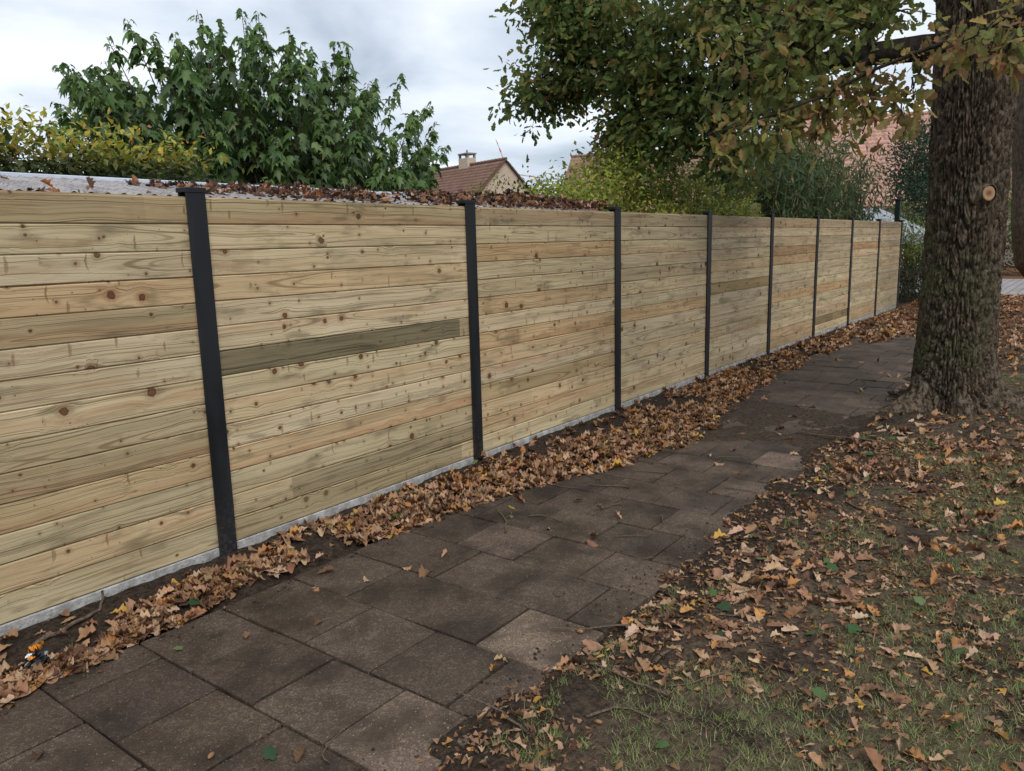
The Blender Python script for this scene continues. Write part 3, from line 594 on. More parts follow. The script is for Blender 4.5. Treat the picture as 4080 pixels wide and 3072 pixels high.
m = MB(); m.box(RX0 + 0.1, RX1 - 0.1, RY1 - 0.019, RY1 - 0.001, 0.0, RZ1 - 0.12); m.obj('back_wall', M['oldwood'], shed)

# weathered timber rail and stump beyond the fence; pale garden tent
m = MB(); m.bbox(-0.95, 0.12, -0.06, 0.06, 1.75, 1.985, 0.015); m.bbox(-0.9, -0.78, -0.05, 0.05, -0.05, 1.75, 0.01)
rl = empty('timber_rail', (9.1, 0.55, 0)); tag(rl, 'weathered grey-brown timber rail with a rough stump beside yellow bush', 'rail')
m.obj('rail', M['oldwood'], rl)
m = MB(); m.tube([(0.2, 0, -0.05), (0.21, 0.0, 1.0), (0.2, 0.01, 1.9), (0.22, 0, 2.09), (0.215, 0, 2.11)], [0.11, 0.1, 0.095, 0.085, 0.05], 9); m.obj('stump', M['oldwood'], rl)
tn = empty('garden_tent', (20.6, 1.75, -0.42), dirang(0.9, -0.1)); tag(tn, 'small pale garden tent roof glimpsed between bamboo stems', 'tent')
m = MB(); m.add([(-1.6, -1.3, 2.0), (1.6, -1.3, 2.0), (1.6, 1.3, 2.0), (-1.6, 1.3, 2.0), (-0.5, 0, 2.75), (0.5, 0, 2.75), (-1.6, -1.3, 1.8), (1.6, -1.3, 1.8), (1.6, 1.3, 1.8), (-1.6, 1.3, 1.8)],
            [(0, 1, 5, 4), (1, 2, 5), (2, 3, 4, 5), (3, 0, 4), (6, 7, 1, 0), (7, 8, 2, 1), (8, 9, 3, 2), (9, 6, 0, 3)]); m.obj('canopy', simple('tent_cloth', (0.30, 0.32, 0.35), 0.7, 0.2, 0.06), tn)
for sx_ in (-1.5, 1.5):
    for sy_ in (-1.2, 1.2): m = MB(); m.tube([(sx_, sy_, 0.4), (sx_, sy_, 1.95)], 0.025, 8); m.obj('leg', M['grey'], tn)

# ------------------------------------------------------------------ leaves
def lt(st, wid=1.0, curl=0.0, bend=0.0, fold=0.1, twist=0.0, asym=0.0):
    V = []; UV = []
    for k, (u, hw) in enumerate(st):
        hw *= wid; zb = -bend * u * u; sh = 0.0
        for sgn in (-1, 0, 1):
            yy = sgn * hw * (1 + asym * sgn * math.sin(7 * u)); z = zb + fold * abs(yy) + curl * yy * yy * 4 + twist * yy * u
            V.append((u + (sh if sgn else 0), yy, z)); UV.append((u, yy))
    F = [(3 * i + c, 3 * i + 3 + c, 3 * i + 4 + c, 3 * i + 1 + c) for i in range(len(st) - 1) for c in (0, 1)]
    return np.array(V, float), np.array(F), np.array(UV, float)
def oak_st(n, lob=4.3, dp=.36):
    st = []
    for u in np.linspace(0, 1, n):
        e_ = .33 * (math.sin(math.pi * min(1, u ** .85 * .97)) ** .75) * (.55 + .6 * u); e_ *= 1 - dp * (.5 + .5 * math.cos(2 * math.pi * lob * (u - .03))) * (1 if .1 < u < .93 else .2)
        st.append((float(u), max(.008, e_) if .06 < u < .995 else (.010 if u < .5 else .04)))
    return st
OAK_HI = oak_st(19); OAK_LO = [(0, .012), (.15, .08), (.28, .19), (.42, .15), (.57, .28), (.71, .20), (.85, .24), (1, .09)]
OVATE = [(0, .02), (.45, .29), (1, .02)]
LANCE = [(0, .012), (.3, .085), (1, .004)]
def palm():
    half = [(0, 0), (.0, .12), (.16, .40), (.36, .22), (.72, .40), (.62, .17), (1.12, 0)]
    out_ = half + [(x, -y) for x, y in half[-2:0:-1]]
    V = [(.33, 0, 0)] + [(x, y, -0.32 * x * x - 0.5 * abs(y) ** 1.5) for x, y in out_]; n = len(out_)
    F = [(0, 1 + i, 1 + (i + 1) % n) for i in range(n)]
    return np.array(V, float), np.array(F), np.array([(v[0], v[1]) for v in V])
T_oak = [lt(OAK_LO, 1, c, b, f, 0, a) for c, b, f, a in ((.3, .15, .2, .1), (-.4, .1, .1, -.12), (.6, -.1, .0, .08), (.2, .3, .35, 0))]
T_oakhi = [lt(OAK_HI, w_, c, b, f, t_, a) for w_, c, b, f, t_, a in ((1, .35, -.1, .1, .2, .12), (.85, .9, .08, .1, -.3, -.12), (1.1, -.3, .12, .12, .25, .1), (.75, 1.3, -.12, .2, .4, .05), (1, .6, .16, 0, -.4, .14), (.9, -.8, -.1, .1, .2, -.12))]
T_dead = [lt(OAK_LO, w_, c, b, f, t_, a) for w_, c, b, f, t_, a in ((1, .5, -.15, .15, .3, .1), (.85, 1.6, .1, .1, -.5, -.1), (1.1, -.6, .15, .2, .3, .08), (.8, 2.2, -.25, .25, .7, 0), (1, 1.0, .3, 0, -.7, .12), (.95, -1.4, -.2, .1, .2, -.1))]
FR = [(0, .05), (.3, .28), (.65, .2), (1, .16)]; T_frag = [lt(FR, .9, .8, .1, .2, .3, .3), lt(FR, .6, 1.5, -.2, .1, -.5, -.4), lt(FR, 1.2, -.6, .1, .1, .3, .5)]
T_palm = [palm()]; T_ov = [lt(OVATE, 1, .3, .15, .15), lt(OVATE, .85, -.3, .1, .1)]; T_lan = [lt(LANCE, 1, 0, .25, .3), lt(LANCE, 1, 0, .45, .2)]

def unit(a): return a / (np.linalg.norm(a, axis=-1, keepdims=True) + 1e-9)
def basis(ax, nr):
    a = unit(ax); b = unit(np.cross(nr, a)); n = np.cross(a, b); return np.stack([a, b, n], -1)      # columns
def pick(n, pal, jit=0.18):
    wgt = np.array([p[1] for p in pal], float); i = RS.choice(len(pal), n, p=wgt / wgt.sum())
    c = np.array([p[0] for p in pal])[i]; return np.clip(c * (1 + RS.uniform(-jit, jit, (n, 1))) * (1 + RS.uniform(-.06, .06, (n, 3))), 0, 1)
SM = {}
def single_mesh(tm, i, mat, name):
    k = (id(tm), i, mat.name)
    if k not in SM: V, F, U = tm[i]; SM[k] = npmesh(name, V, F, mat, luv=U, smooth=True)
    return SM[k]
def foliage(name, parent, tm, pos, ax, nr, size, tint, mat, mat_o=None, singles=0, rank=None, leafname='leaf', cb=None, kind='stuff', tm_lo=None):
    n = len(pos); B = basis(ax, nr); ti = RS.integers(0, len(tm), n); sel = np.array([], int)
    if singles:
        ok, z = inframe(pos, -4); ok &= rank if rank is not None else True
        sc = np.where(ok, size / np.maximum(z, .1), -1); sel = np.argsort(-sc)[:singles]; sel = sel[sc[sel] > 0]
    pl = np.array(parent.location) if parent else np.zeros(3)
    for i in sel:
        o = bpy.data.objects.new(leafname, single_mesh(tm, ti[i], mat_o, leafname)); COL.objects.link(o)
        if parent: o.parent = parent
        m4 = np.eye(4); m4[:3, :3] = B[i] * size[i]; m4[:3, 3] = pos[i] - pl; o.matrix_local = Matrix(m4.tolist()); o.color = (*tint[i], 1)
        if cb: cb(o, pos[i], tint[i])
    rest = np.ones(n, bool); rest[sel] = False
    Vs, Fs, Us, Ts, off = [], [], [], [], 0
    for k, (V, F, U) in enumerate(tm_lo or tm):
        q = np.where(rest & (ti == k))[0]
        if not len(q): continue
        P = np.einsum('nij,vj->nvi', B[q] * size[q][:, None, None], V) + (pos[q] - pl)[:, None]
        Vs.append(P.reshape(-1, 3)); Fs.append((F[None] + (np.arange(len(q)) * len(V))[:, None, None]).reshape(-1, F.shape[1]) + off)
        Us.append(np.tile(U, (len(q), 1))); Ts.append(np.repeat(tint[q], len(V), 0)); off += len(q) * len(V)
    o = link(name, npmesh(name, np.concatenate(Vs), [np.concatenate(Fs)] if len({f.shape[1] for f in Fs}) == 1 else Fs, mat, tint=np.concatenate(Ts), luv=np.concatenate(Us), smooth=True), parent)
    tag(o, kind=kind); return o
def rdir(n, zb=0.0, zs=1.0): v = RS.normal(0, 1, (n, 3)); v[:, 2] = v[:, 2] * zs + zb; return unit(v)
def polyeval(pts, t):
    pts = np.asarray(pts, float); seg = np.linalg.norm(np.diff(pts, axis=0), axis=1); cum = np.concatenate([[0], np.cumsum(seg)]); s = t * cum[-1]
    return np.stack([np.interp(s, cum, pts[:, k]) for k in range(3)], -1)
def smooth_poly(pts, n=14, jig=0.0):
    pts = np.asarray(pts, float); t = np.linspace(0, 1, n); seg = np.concatenate([[0], np.cumsum(np.linalg.norm(np.diff(pts, axis=0), axis=1))]); seg /= seg[-1]
    P = np.stack([np.interp(t, seg, pts[:, k]) for k in range(3)], -1)
    for _ in range(2): P[1:-1] = 0.25 * P[:-2] + 0.5 * P[1:-1] + 0.25 * P[2:]
    if jig: P[1:-1] += RS.normal(0, jig, P[1:-1].shape)
    return P

# ------------------------------------------------------------------ oak
def bark_trunk(path_pts, radii, cols=46, rows=330, nth=260, amp=0.024, roots=(), vstretch=0.13, seed=3, tpow=1.0, fine=0.0):
    """trunk surface with real furrows; roots: (azimuth, reach, width)"""
    P = smooth_poly(path_pts, rows); P = polyeval(P, np.linspace(0, 1, rows) ** tpow); L = np.concatenate([[0], np.cumsum(np.linalg.norm(np.diff(P, axis=0), axis=1))])
    R = np.interp(L / L[-1], np.linspace(0, 1, len(radii)), radii)
    th = np.linspace(0, 2 * math.pi, nth, endpoint=False); TH, LL = np.meshgrid(th, L)
    u = TH / (2 * math.pi) * cols; v = LL / vstretch
    u = u + 1.1 * (vn(np.cos(TH) * 3 + 9, v * 0.35 + np.sin(TH) * 3, seed) - 0.5) * 2; v = v + 1.5 * (vn(np.cos(TH) * 6, v * 0.6 + np.sin(TH) * 6, seed + 1) - .5)
    f1 = np.full(u.shape, 9.0); f2 = f1.copy(); iu = np.floor(u); iv = np.floor(v)
    for a in (-1, 0, 1):
        for b in (-1, 0, 1):
            cu = iu + a; cv = iv + b; wu = np.mod(cu, cols)
            d = np.hypot(u - cu - 0.15 - 0.7 * hsh(wu, cv, seed + 5), v - cv - 0.1 - 0.8 * hsh(wu, cv, seed + 6))
            f2 = np.where(d < f1, f1, np.minimum(f2, d)); f1 = np.minimum(f1, d)
    rid = ss(0.0, 0.34, f2 - f1) * (.75 + .25 * hsh(np.mod(iu, cols), iv, seed + 8)) + .3 * (fbm(u * 1.2, v * 3.2, seed + 12) - .5)
    if fine:
        u2 = u * 2.6 + 1.6 * (vn(u * 1.1, v * 2.5, seed + 21) - .5); v2 = v * 3.4 + 1.2 * (vn(u * 2.1, v * 2.1, seed + 22) - .5); g1 = np.full(u.shape, 9.0); g2 = g1.copy(); ju = np.floor(u2); jv = np.floor(v2)
        for a in (-1, 0, 1):
            for b in (-1, 0, 1):
                cu = ju + a; cv = jv + b; d = np.hypot(u2 - cu - hsh(cu, cv, seed + 25), v2 - cv - hsh(cu, cv, seed + 26)); g2 = np.where(d < g1, g1, np.minimum(g2, d)); g1 = np.minimum(g1, d)
        rid = rid + fine * (ss(0, .3, g2 - g1) - .6)
    lump = fbm(np.cos(TH) * 2.2 + 5, LL * 1.3 + np.sin(TH) * 2.2, seed + 9) - 0.5
    r = R[:, None] * (1 + 0.10 * lump) + amp * (rid - 0.6) + 0.006 * (vn(np.cos(TH) * 40, LL * 45 + np.sin(TH) * 40, seed + 3) - .5)
    zz_ = LL
    r = r + R[:, None] * 0.16 * np.exp(-zz_ / 0.30)
    for az, reach, wd in roots:
        da = np.angle(np.exp(1j * (TH - az))); r = r + reach * np.exp(-(da / wd) ** 2) * np.exp(-np.maximum(zz_ - .1, 0) / 0.13)
    V = np.stack([P[:, 0:1] + r * np.cos(TH), P[:, 1:2] + r * np.sin(TH), P[:, 2:3] + 0 * r], -1).reshape(-1, 3)
    ii = np.arange(rows * nth).reshape(rows, nth); F = np.stack([ii[:-1], np.roll(ii[:-1], -1, 1), np.roll(ii[1:], -1, 1), ii[1:]], -1).reshape(-1, 4)
    return V, F
TX, TY = 6.17, -2.58
oak = empty('oak_tree', (TX, TY, 0)); tag(oak, 'big oak beside the path with furrowed trunk and autumn leaves', 'tree')
V, F = bark_trunk([(TX, TY, -0.12), (TX, TY, 0.7), (TX, TY, 2.0), (TX + .02, TY + .02, 3.6), (TX + .05, TY + .1, 5.5), (TX + .1, TY + .15, 7.0)], [.325, .305, .300, .315, .33, .28, .2, .1], cols=56, rows=440, nth=360, amp=0.044, vstretch=.22, tpow=1.6, fine=.5,
                  roots=((2.45, .52, .30), (4.85, .48, .27), (3.5, .30, .22), (4.05, .2, .16), (0.9, .3, .4), (5.9, .3, .4)))
V -= np.array([TX, TY, 0]); trunk = link('trunk', npmesh('trunk', V, F, M['bark'], smooth=True), oak)
# sawn branch stub: faces the camera, low on the trunk
def stub():
    az = math.atan2(-2.98 + 3.6262 - 0.35, 5.98 - (-2.16)) + math.pi
    d = np.array([math.cos(az + 0.60), math.sin(az + 0.60), 0.06]); d /= np.linalg.norm(d); c = np.array([0, 0, 1.93])
    a = np.cross(d, (0, 0, 1)); a /= np.linalg.norm(a); b = np.cross(a, d)
    n = 20; V = []; prof = [(0.22, 0.17), (0.29, 0.11), (0.33, 0.078), (0.345, 0.066)]
    for (l, r) in prof:
        for k in range(n):
            q = 2 * math.pi * k / n; rr = r * (1 + 0.05 * math.sin(3 * q + 1)); V.append(c + d * l + rr * (math.cos(q) * a * 0.92 + math.sin(q) * b * 1.1))
    F = [(i * n + k, i * n + (k + 1) % n, (i + 1) * n + (k + 1) % n, (i + 1) * n + k) for i in range(3) for k in range(n)]
    MB().add(V, F).obj('branch_collar', M['bark'], trunk, smooth=True)
    V = []
    for (rr, l) in ((0.057, 0.316), (0.057, 0.334), (0.05, 0.337)):
        for k in range(n): q = 2 * math.pi * k / n; V.append((rr * math.cos(q) * 0.95, rr * math.sin(q) * 1.12, l))
    V.append((0, 0, 0.333)); F = [(i * n + k, i * n + (k + 1) % n, (i + 1) * n + (k + 1) % n, (i + 1) * n + k) for i in range(2) for k in range(n)] + [(2 * n + k, 2 * n + (k + 1) % n, 3 * n) for k in range(n)]
    o = MB().add(V, F).obj('sawn_face', M['cutwood'], trunk)
    o.matrix_local = Matrix(((a[0], b[0], d[0], c[0]), (a[1], b[1], d[1], c[1]), (a[2], b[2], d[2], c[2]), (0, 0, 0, 1)))
    o['label'] = 'pale freshly sawn branch end'
stub()
LIMB = {
'A': ([(6.20, -2.45, 3.25), (6.08, -2.23, 3.30), (6.05, -1.79, 3.29), (6.28, -1.24, 3.30), (6.91, -0.24, 3.46), (7.2, 0.39, 3.48), (7.51, 1.42, 3.52), (7.52, 1.75, 3.30), (7.52, 1.95, 2.95)], .135, .02),
'A2': ([(7.2, 0.39, 3.48), (7.57, 1.36, 3.82), (7.63, 2.29, 4.10), (7.4, 2.8, 3.98), (7.25, 3.05, 3.85)], .05, .012),
'A3': ([(6.91, -0.24, 3.46), (7.33, 0.74, 4.07), (7.5, 2.02, 4.61), (7.40, 2.65, 4.85)], .06, .012),
'A4': ([(6.91, -0.24, 3.46), (6.87, 0.06, 3.16), (6.98, 0.5, 2.87), (6.9, 0.89, 2.68)], .04, .01),
'A4b': ([(6.87, 0.06, 3.16), (7.04, 0.06, 2.78), (7.15, -0.02, 2.41)], .03, .008),
'A5': ([(6.28, -1.24, 3.32), (6.39, -0.82, 3.73), (6.77, -0.17, 4.21), (6.84, 0.52, 4.55)], .06, .012),
'A6': ([(7.63, 2.29, 4.10), (7.64, 2.55, 4.55), (7.55, 2.85, 4.8), (7.65, 2.95, 5.2)], .03, .008),
'A7': ([(6.05, -1.74, 3.29), (5.92, -1.5, 3.0), (5.75, -1.23, 2.9), (5.67, -0.81, 2.83)], .04, .008),
'A8': ([(6.05, -1.74, 3.33), (6.17, -1.54, 3.69), (6.16, -1.1, 4.02)], .05, .01),
'A9': ([(7.63, 2.39, 4.16), (7.51, 2.79, 3.83), (7.28, 3.03, 3.62)], .025, .007),
'A10': ([(7.51, 1.42, 3.52), (7.4, 1.55, 3.1), (7.35, 1.65, 2.8)], .025, .007),
'A11': ([(7.2, 0.39, 3.48), (7.1, 0.8, 3.15), (7.15, 1.3, 2.85)], .03, .007),
'B0': ([(6.18, -2.5, 4.6), (4.53, -2.32, 3.99), (3.68, -2.06, 3.35), (3.3, -1.83, 3.0), (3.06, -1.59, 2.77)], .05, .007),
'B0b': ([(3.68, -2.06, 3.35), (3.38, -1.99, 2.84), (3.2, -1.82, 2.64)], .015, .005),
'B0c': ([(4.53, -2.32, 3.99), (3.96, -2.3, 3.25), (3.73, -2.25, 2.95)], .02, .005),
'B1': ([(6.1, -2.8, 4.2), (4.2, -3.4, 3.35), (3.1, -3.33, 2.80), (3.37, -2.85, 2.73), (3.48, -2.48, 2.76), (3.4, -2.25, 2.59), (3.16, -2.0, 2.41), (2.94, -1.74, 2.32), (2.87, -1.48, 2.29)], .045, .005),
'B2': ([(3.45, -2.37, 2.71), (3.37, -2.35, 2.45), (3.31, -2.33, 2.25)], .008, .004),
'B3': ([(3.46, -2.64, 2.7), (3.36, -2.58, 2.48), (3.29, -2.54, 2.32)], .008, .004),
'B4': ([(3.28, -2.13, 2.49), (3.21, -2.09, 2.32), (3.18, -2.08, 2.22)], .008, .004),
'C1': ([(4.2, -3.4, 3.35), (2.9, -3.48, 2.95), (2.41, -3.42, 2.76), (2.35, -3.23, 2.61), (2.35, -3.09, 2.52), (2.35, -2.91, 2.5)], .022, .004),
'C2': ([(2.35, -3.23, 2.61), (2.31, -3.21, 2.48), (2.25, -3.16, 2.4)], .007, .003)}
OFF = np.array([TX, TY, 0])
for k, (pts, r0, r1) in LIMB.items():
    P = smooth_poly(pts, 16 if len(pts) > 4 else 9, 0.012); n = len(P); rr = r0 + (r1 - r0) * np.linspace(0, 1, n) ** 0.7
    MB().tube(P - OFF, rr, 10 if r0 > .03 else 6).obj('limb', M['branch'], oak, smooth=True)
DK = [((.115, .172, .050), 5), ((.155, .205, .060), 4), ((.21, .23, .068), 2.6), ((.085, .135, .050), 2), ((.30, .22, .045), .6), ((.29, .14, .05), .5)]
MX = [((.13, .170, .05), 4), ((.19, .215, .062), 3.6), ((.28, .26, .07), 1.8), ((.33, .22, .07), .7), ((.31, .17, .075), 0.6), ((.095, .135, .045), 2.4)]
BR = [((.21, .22, .07), 3.4), ((.15, .18, .055), 2.6), ((.35, .26, .08), 1.4), ((.37, .21, .11), 1.5), ((.31, .155, .085), 1.2), ((.45, .33, .08), .8)]
#            limb: (t0, clusters, spread, leaves per cluster, sigma, leaf size, palette, droop)
CL = {'A': (.45, 85, .29, 22, .12, .115, DK, .12), 'A2': (.1, 105, .25, 24, .13, .112, DK, .1), 'A3': (.15, 120, .32, 24, .14, .112, DK, .0), 'A4': (.2, 36, .22, 22, .12, .11, DK, .1), 'A4b': (.2, 26, .16, 20, .11, .11, DK, .08),
      'A5': (.1, 110, .34, 22, .14, .11, MX, .0), 'A6': (.1, 90, .22, 26, .12, .112, DK, 0), 'A7': (.25, 36, .20, 18, .12, .11, MX, .1), 'A8': (.3, 50, .26, 20, .13, .11, MX, -.08), 'A9': (.1, 50, .20, 22, .12, .11, DK, .1), 'A10': (.2, 40, .20, 22, .12, .11, DK, .1), 'A11': (.2, 34, .22, 22, .12, .11, DK, .1),
      'B0': (.50, 74, .25, 14, .09, .085, MX, .05), 'B0b': (.1, 36, .17, 13, .09, .085, MX, .05), 'B0c': (.3, 40, .20, 13, .08, .083, MX, -.12),
      'B1': (.52, 42, .09, 10, .07, .085, BR, .05), 'B2': (.2, 8, .06, 7, .06, .10, BR, .03), 'B3': (.2, 8, .05, 7, .06, .10, BR, .03), 'B4': (.2, 7, .05, 7, .06, .10, BR, .03),
      'C1': (.62, 14, .07, 6, .06, .085, BR, .02), 'C2': (.2, 6, .05, 6, .05, .085, BR, .0)}
pos, ax, nr, sz, tn_, near = [], [], [], [], [], []; tw = MB()
for k, (t0, nc, sp, nl, sg, ls, pal_, dr) in CL.items():
    pts = LIMB[k][0]; t = RS.uniform(t0, 1.03, nc); c = polyeval(pts, np.minimum(t, 1)); root = c.copy()
    o_ = RS.normal(0, 1, (nc, 3)) * sp * np.array([1, 1, .75]); c = c + o_; c[:, 2] -= dr
    for a, b in zip(root, c):
        mid = (a + b) / 2 + np.array([0, 0, .04]); tw.tube([a - OFF, mid - OFF, b - OFF], [.009 if nl > 12 else .005, .006 if nl > 12 else .0035, .003 if nl > 12 else .002], 4, False)
    q = np.repeat(np.arange(nc), nl); n = len(q); p = c[q] + RS.normal(0, sg, (n, 3)) * np.array([1, 1, .8])
    if k[0] in 'BC':
        tt = RS.uniform(.35, 1.05, n)[:, None]; p = root[q] * (1 - tt) + c[q] * tt + RS.normal(0, sg * .7, (n, 3))
    pos.append(p); ax.append(unit(p - c[q] + rdir(n, -.5) * .15 + np.array([0, 0, -.06]))); nr.append(rdir(n, .3))
    sz.append(ls * RS.uniform(.65, 1.2, n)); tn_.append(np.repeat(pick(nc, pal_, .12), nl, 0) * .45 + pick(n, pal_, .2) * .55); near.append(np.full(n, k[0] in 'BC'))
# upper crown above the picture
for i in range(9):
    az = 2 * math.pi * i / 9 + .3; r_ = random.uniform(3, 5.2); b = np.array([TX + .05, TY + .1, random.uniform(4.6, 7.2)]); e_ = b + np.array([math.cos(az) * r_, math.sin(az) * r_, random.uniform(1.8, 3.6)])
    pts = [b, (b + e_) / 2 + np.array([0, 0, .5]), e_]; MB().tube(smooth_poly(np.array(pts) - OFF, 9, .03), np.linspace(.09, .015, 9), 7).obj('limb', M['branch'], oak, smooth=True)
    nc = 9; c = polyeval(pts, RS.uniform(.25, 1, nc)) + RS.normal(0, .7, (nc, 3)); c[:, 2] = np.maximum(c[:, 2], 5.4); q = np.repeat(np.arange(nc), 14); n = len(q); p = c[q] + RS.normal(0, .25, (n, 3))
    pos.append(p); ax.append(rdir(n, -.3)); nr.append(rdir(n, .6)); sz.append(.17 * RS.uniform(.7, 1.2, n)); tn_.append(pick(n, MX)); near.append(np.zeros(n, bool))
tw_o = tw.obj('twigs', M['branch'], oak); tag(tw_o, kind='stuff')
pos = np.concatenate(pos); foliage('foliage', oak, T_oakhi[:4], pos, np.concatenate(ax), np.concatenate(nr), np.concatenate(sz), np.concatenate(tn_), M['oakleaf'], M['oakleaf_o'], 300, np.concatenate(near), tm_lo=T_oak)

# second tree by the road
t2 = empty('roadside_tree', (15.9, -3.3, 0)); tag(t2, 'smooth brown tree trunk standing near the grey block paved road', 'tree')
t2p = [(16.0, -3.35, -.1), (15.65, -3.05, .5), (15.2, -2.75, 1.0), (15.05, -2.66, 1.7), (15.1, -2.6, 2.6), (14.95, -2.48, 3.6), (14.9, -2.4, 4.8), (14.9, -2.3, 7.5)]
V, F = bark_trunk(t2p, [.44, .42, .44, .44, .43, .43, .38, .25], cols=30, rows=200, nth=120, amp=0.015, vstretch=.1, seed=31)
V -= np.array([15.9, -3.3, 0]); link('trunk', npmesh('trunk', V, F, M['bark2'], smooth=True), t2)
pos = []
for i in range(7):
    az = 2 * math.pi * i / 7; b = np.array([14.9, -2.3, random.uniform(5.5, 7.2)]); e_ = b + np.array([math.cos(az) * 3, math.sin(az) * 3, random.uniform(1.2, 3)])
    MB().tube(smooth_poly(np.array([b, (b + e_) / 2 + np.array([0, 0, .4]), e_]) - np.array([15.9, -3.3, 0]), 8, .03), np.linspace(.1, .015, 8), 6).obj('limb', M['branch'], t2, smooth=True)
    c = polyeval([b, e_], RS.uniform(.3, 1, 24)) + RS.normal(0, .6, (24, 3)); pos.append(np.repeat(c, 14, 0) + RS.normal(0, .3, (24 * 14, 3)))
pos = np.concatenate(pos); n = len(pos); foliage('foliage', t2, T_oak, pos, rdir(n, -.3), rdir(n, .6), .17 * RS.uniform(.7, 1.2, n), pick(n, MX), M['leaf'])

# ------------------------------------------------------------------ big dark green shrub (palmate leaves)
sh = empty('dark_green_shrub', (5.2, 6.0, 0)); tag(sh, 'large dark green shrub of pointed lobed leaves towering behind the lean-to', 'shrub'); SO = np.array([5.2, 6.0, 0])
tips = [(1.85, 5.6, 3.13), (2.44, 6.4, 3.73), (2.45, 6.3, 3.95), (2.67, 5.7, 4.17), (3.1, 6.0, 4.49), (3.64, 5.9, 4.41), (4.17, 6.2, 4.87), (4.93, 6.3, 5.05), (4.61, 5.5, 4.78), (3.93, 5.4, 4.54), (6.19, 6.4, 4.76), (6.25, 5.9, 4.8), (6.91, 6.3, 4.56), (6.4, 5.4, 4.14), (7.66, 5.9, 4.56), (8.77, 6.3, 4.27), (8.24, 5.7, 3.83), (8.76, 6.5, 3.33), (4.23, 6.5, 4.55), (6.04, 5.4, 4.62), (4.93, 5.4, 4.27), (3.39, 6.0, 4.36), (2.74, 6.5, 3.93), (2.12, 5.9, 3.41)]
tips = [np.array(t_) - np.array([0, 0, .12]) for t_ in tips]; NT0 = len(tips); srt = sorted(tips, key=lambda q: q[0]); tips += [(a_ + b_) / 2 - np.array([0, RS.uniform(-.4, .4), RS.uniform(.1, .4)]) for a_, b_ in zip(srt[:-1], srt[1:])]
for i in range(120):                                               # inner and front stems below the outline
    a = RS.uniform(0, 2 * math.pi); q = math.sqrt(RS.uniform(0, 1)); x_, y_ = 5.3 + 3.2 * q * math.cos(a), 5.9 + 1.5 * q * math.sin(a)
    top = 4.75 - .22 * abs(x_ - 5.0) - .09 * max(0, x_ - 5) ** 2; tips.append(np.array([x_, y_, RS.uniform(2.1, max(2.5, top - .25))]))
pos, ax, nr, sz, tn_ = [], [], [], [], []; stm = MB()
GR = [((.080, .140, .044), 4), ((.100, .165, .050), 3.5), ((.135, .200, .060), 1.8), ((.060, .108, .044), 2.4)]
for i, tp in enumerate(tips):
    b = np.array([5.2 + (tp[0] - 5.2) * .25 + RS.normal(0, .15), 6.0 + (tp[1] - 6) * .25, .05]); kn = b + (tp - b) * .5 + np.array([0, 0, .25])
    P = smooth_poly([b, kn, tp], 10, .01); stm.tube(P - SO, np.linspace(.022, .004, 10), 5, False)
    nl = 84; t_ = 1 - RS.uniform(0, 1, nl) ** 1.1 * (.42 if i < 24 else .36); p = polyeval(P, t_); d = rdir(nl, 0); d[:, 2] *= .35; d = unit(d); wd = .04 + (1 - t_) * .55
    p2 = p + d * (wd * RS.uniform(.5, 1.2, nl))[:, None] + np.array([0, 0, .03]); pos.append(p2); ax.append(d * .8 + np.array([0, 0, -.75]) + RS.normal(0, .25, (nl, 3))); nr.append(d * 1.0 + np.array([0, 0, .75]) + RS.normal(0, .35, (nl, 3)))
    sz.append((.165 * RS.uniform(.45, 1.25, nl)) * np.where(t_ > .97, .6, 1)); c = pick(nl, GR, .15); c[t_ > .9] *= np.array([1.25, 1.3, 1.15]); tn_.append(c)
    for a_, b_ in zip(p, p2): stm.tube([a_ - SO, b_ - SO], [.003, .0015], 3, False)
o = stm.obj('stems', M['stem'], sh); tag(o, kind='stuff')
foliage('foliage', sh, T_palm, np.concatenate(pos), np.concatenate(ax), np.concatenate(nr), np.concatenate(sz), np.concatenate(tn_), M['leaf'], M['leaf_o'], 300)

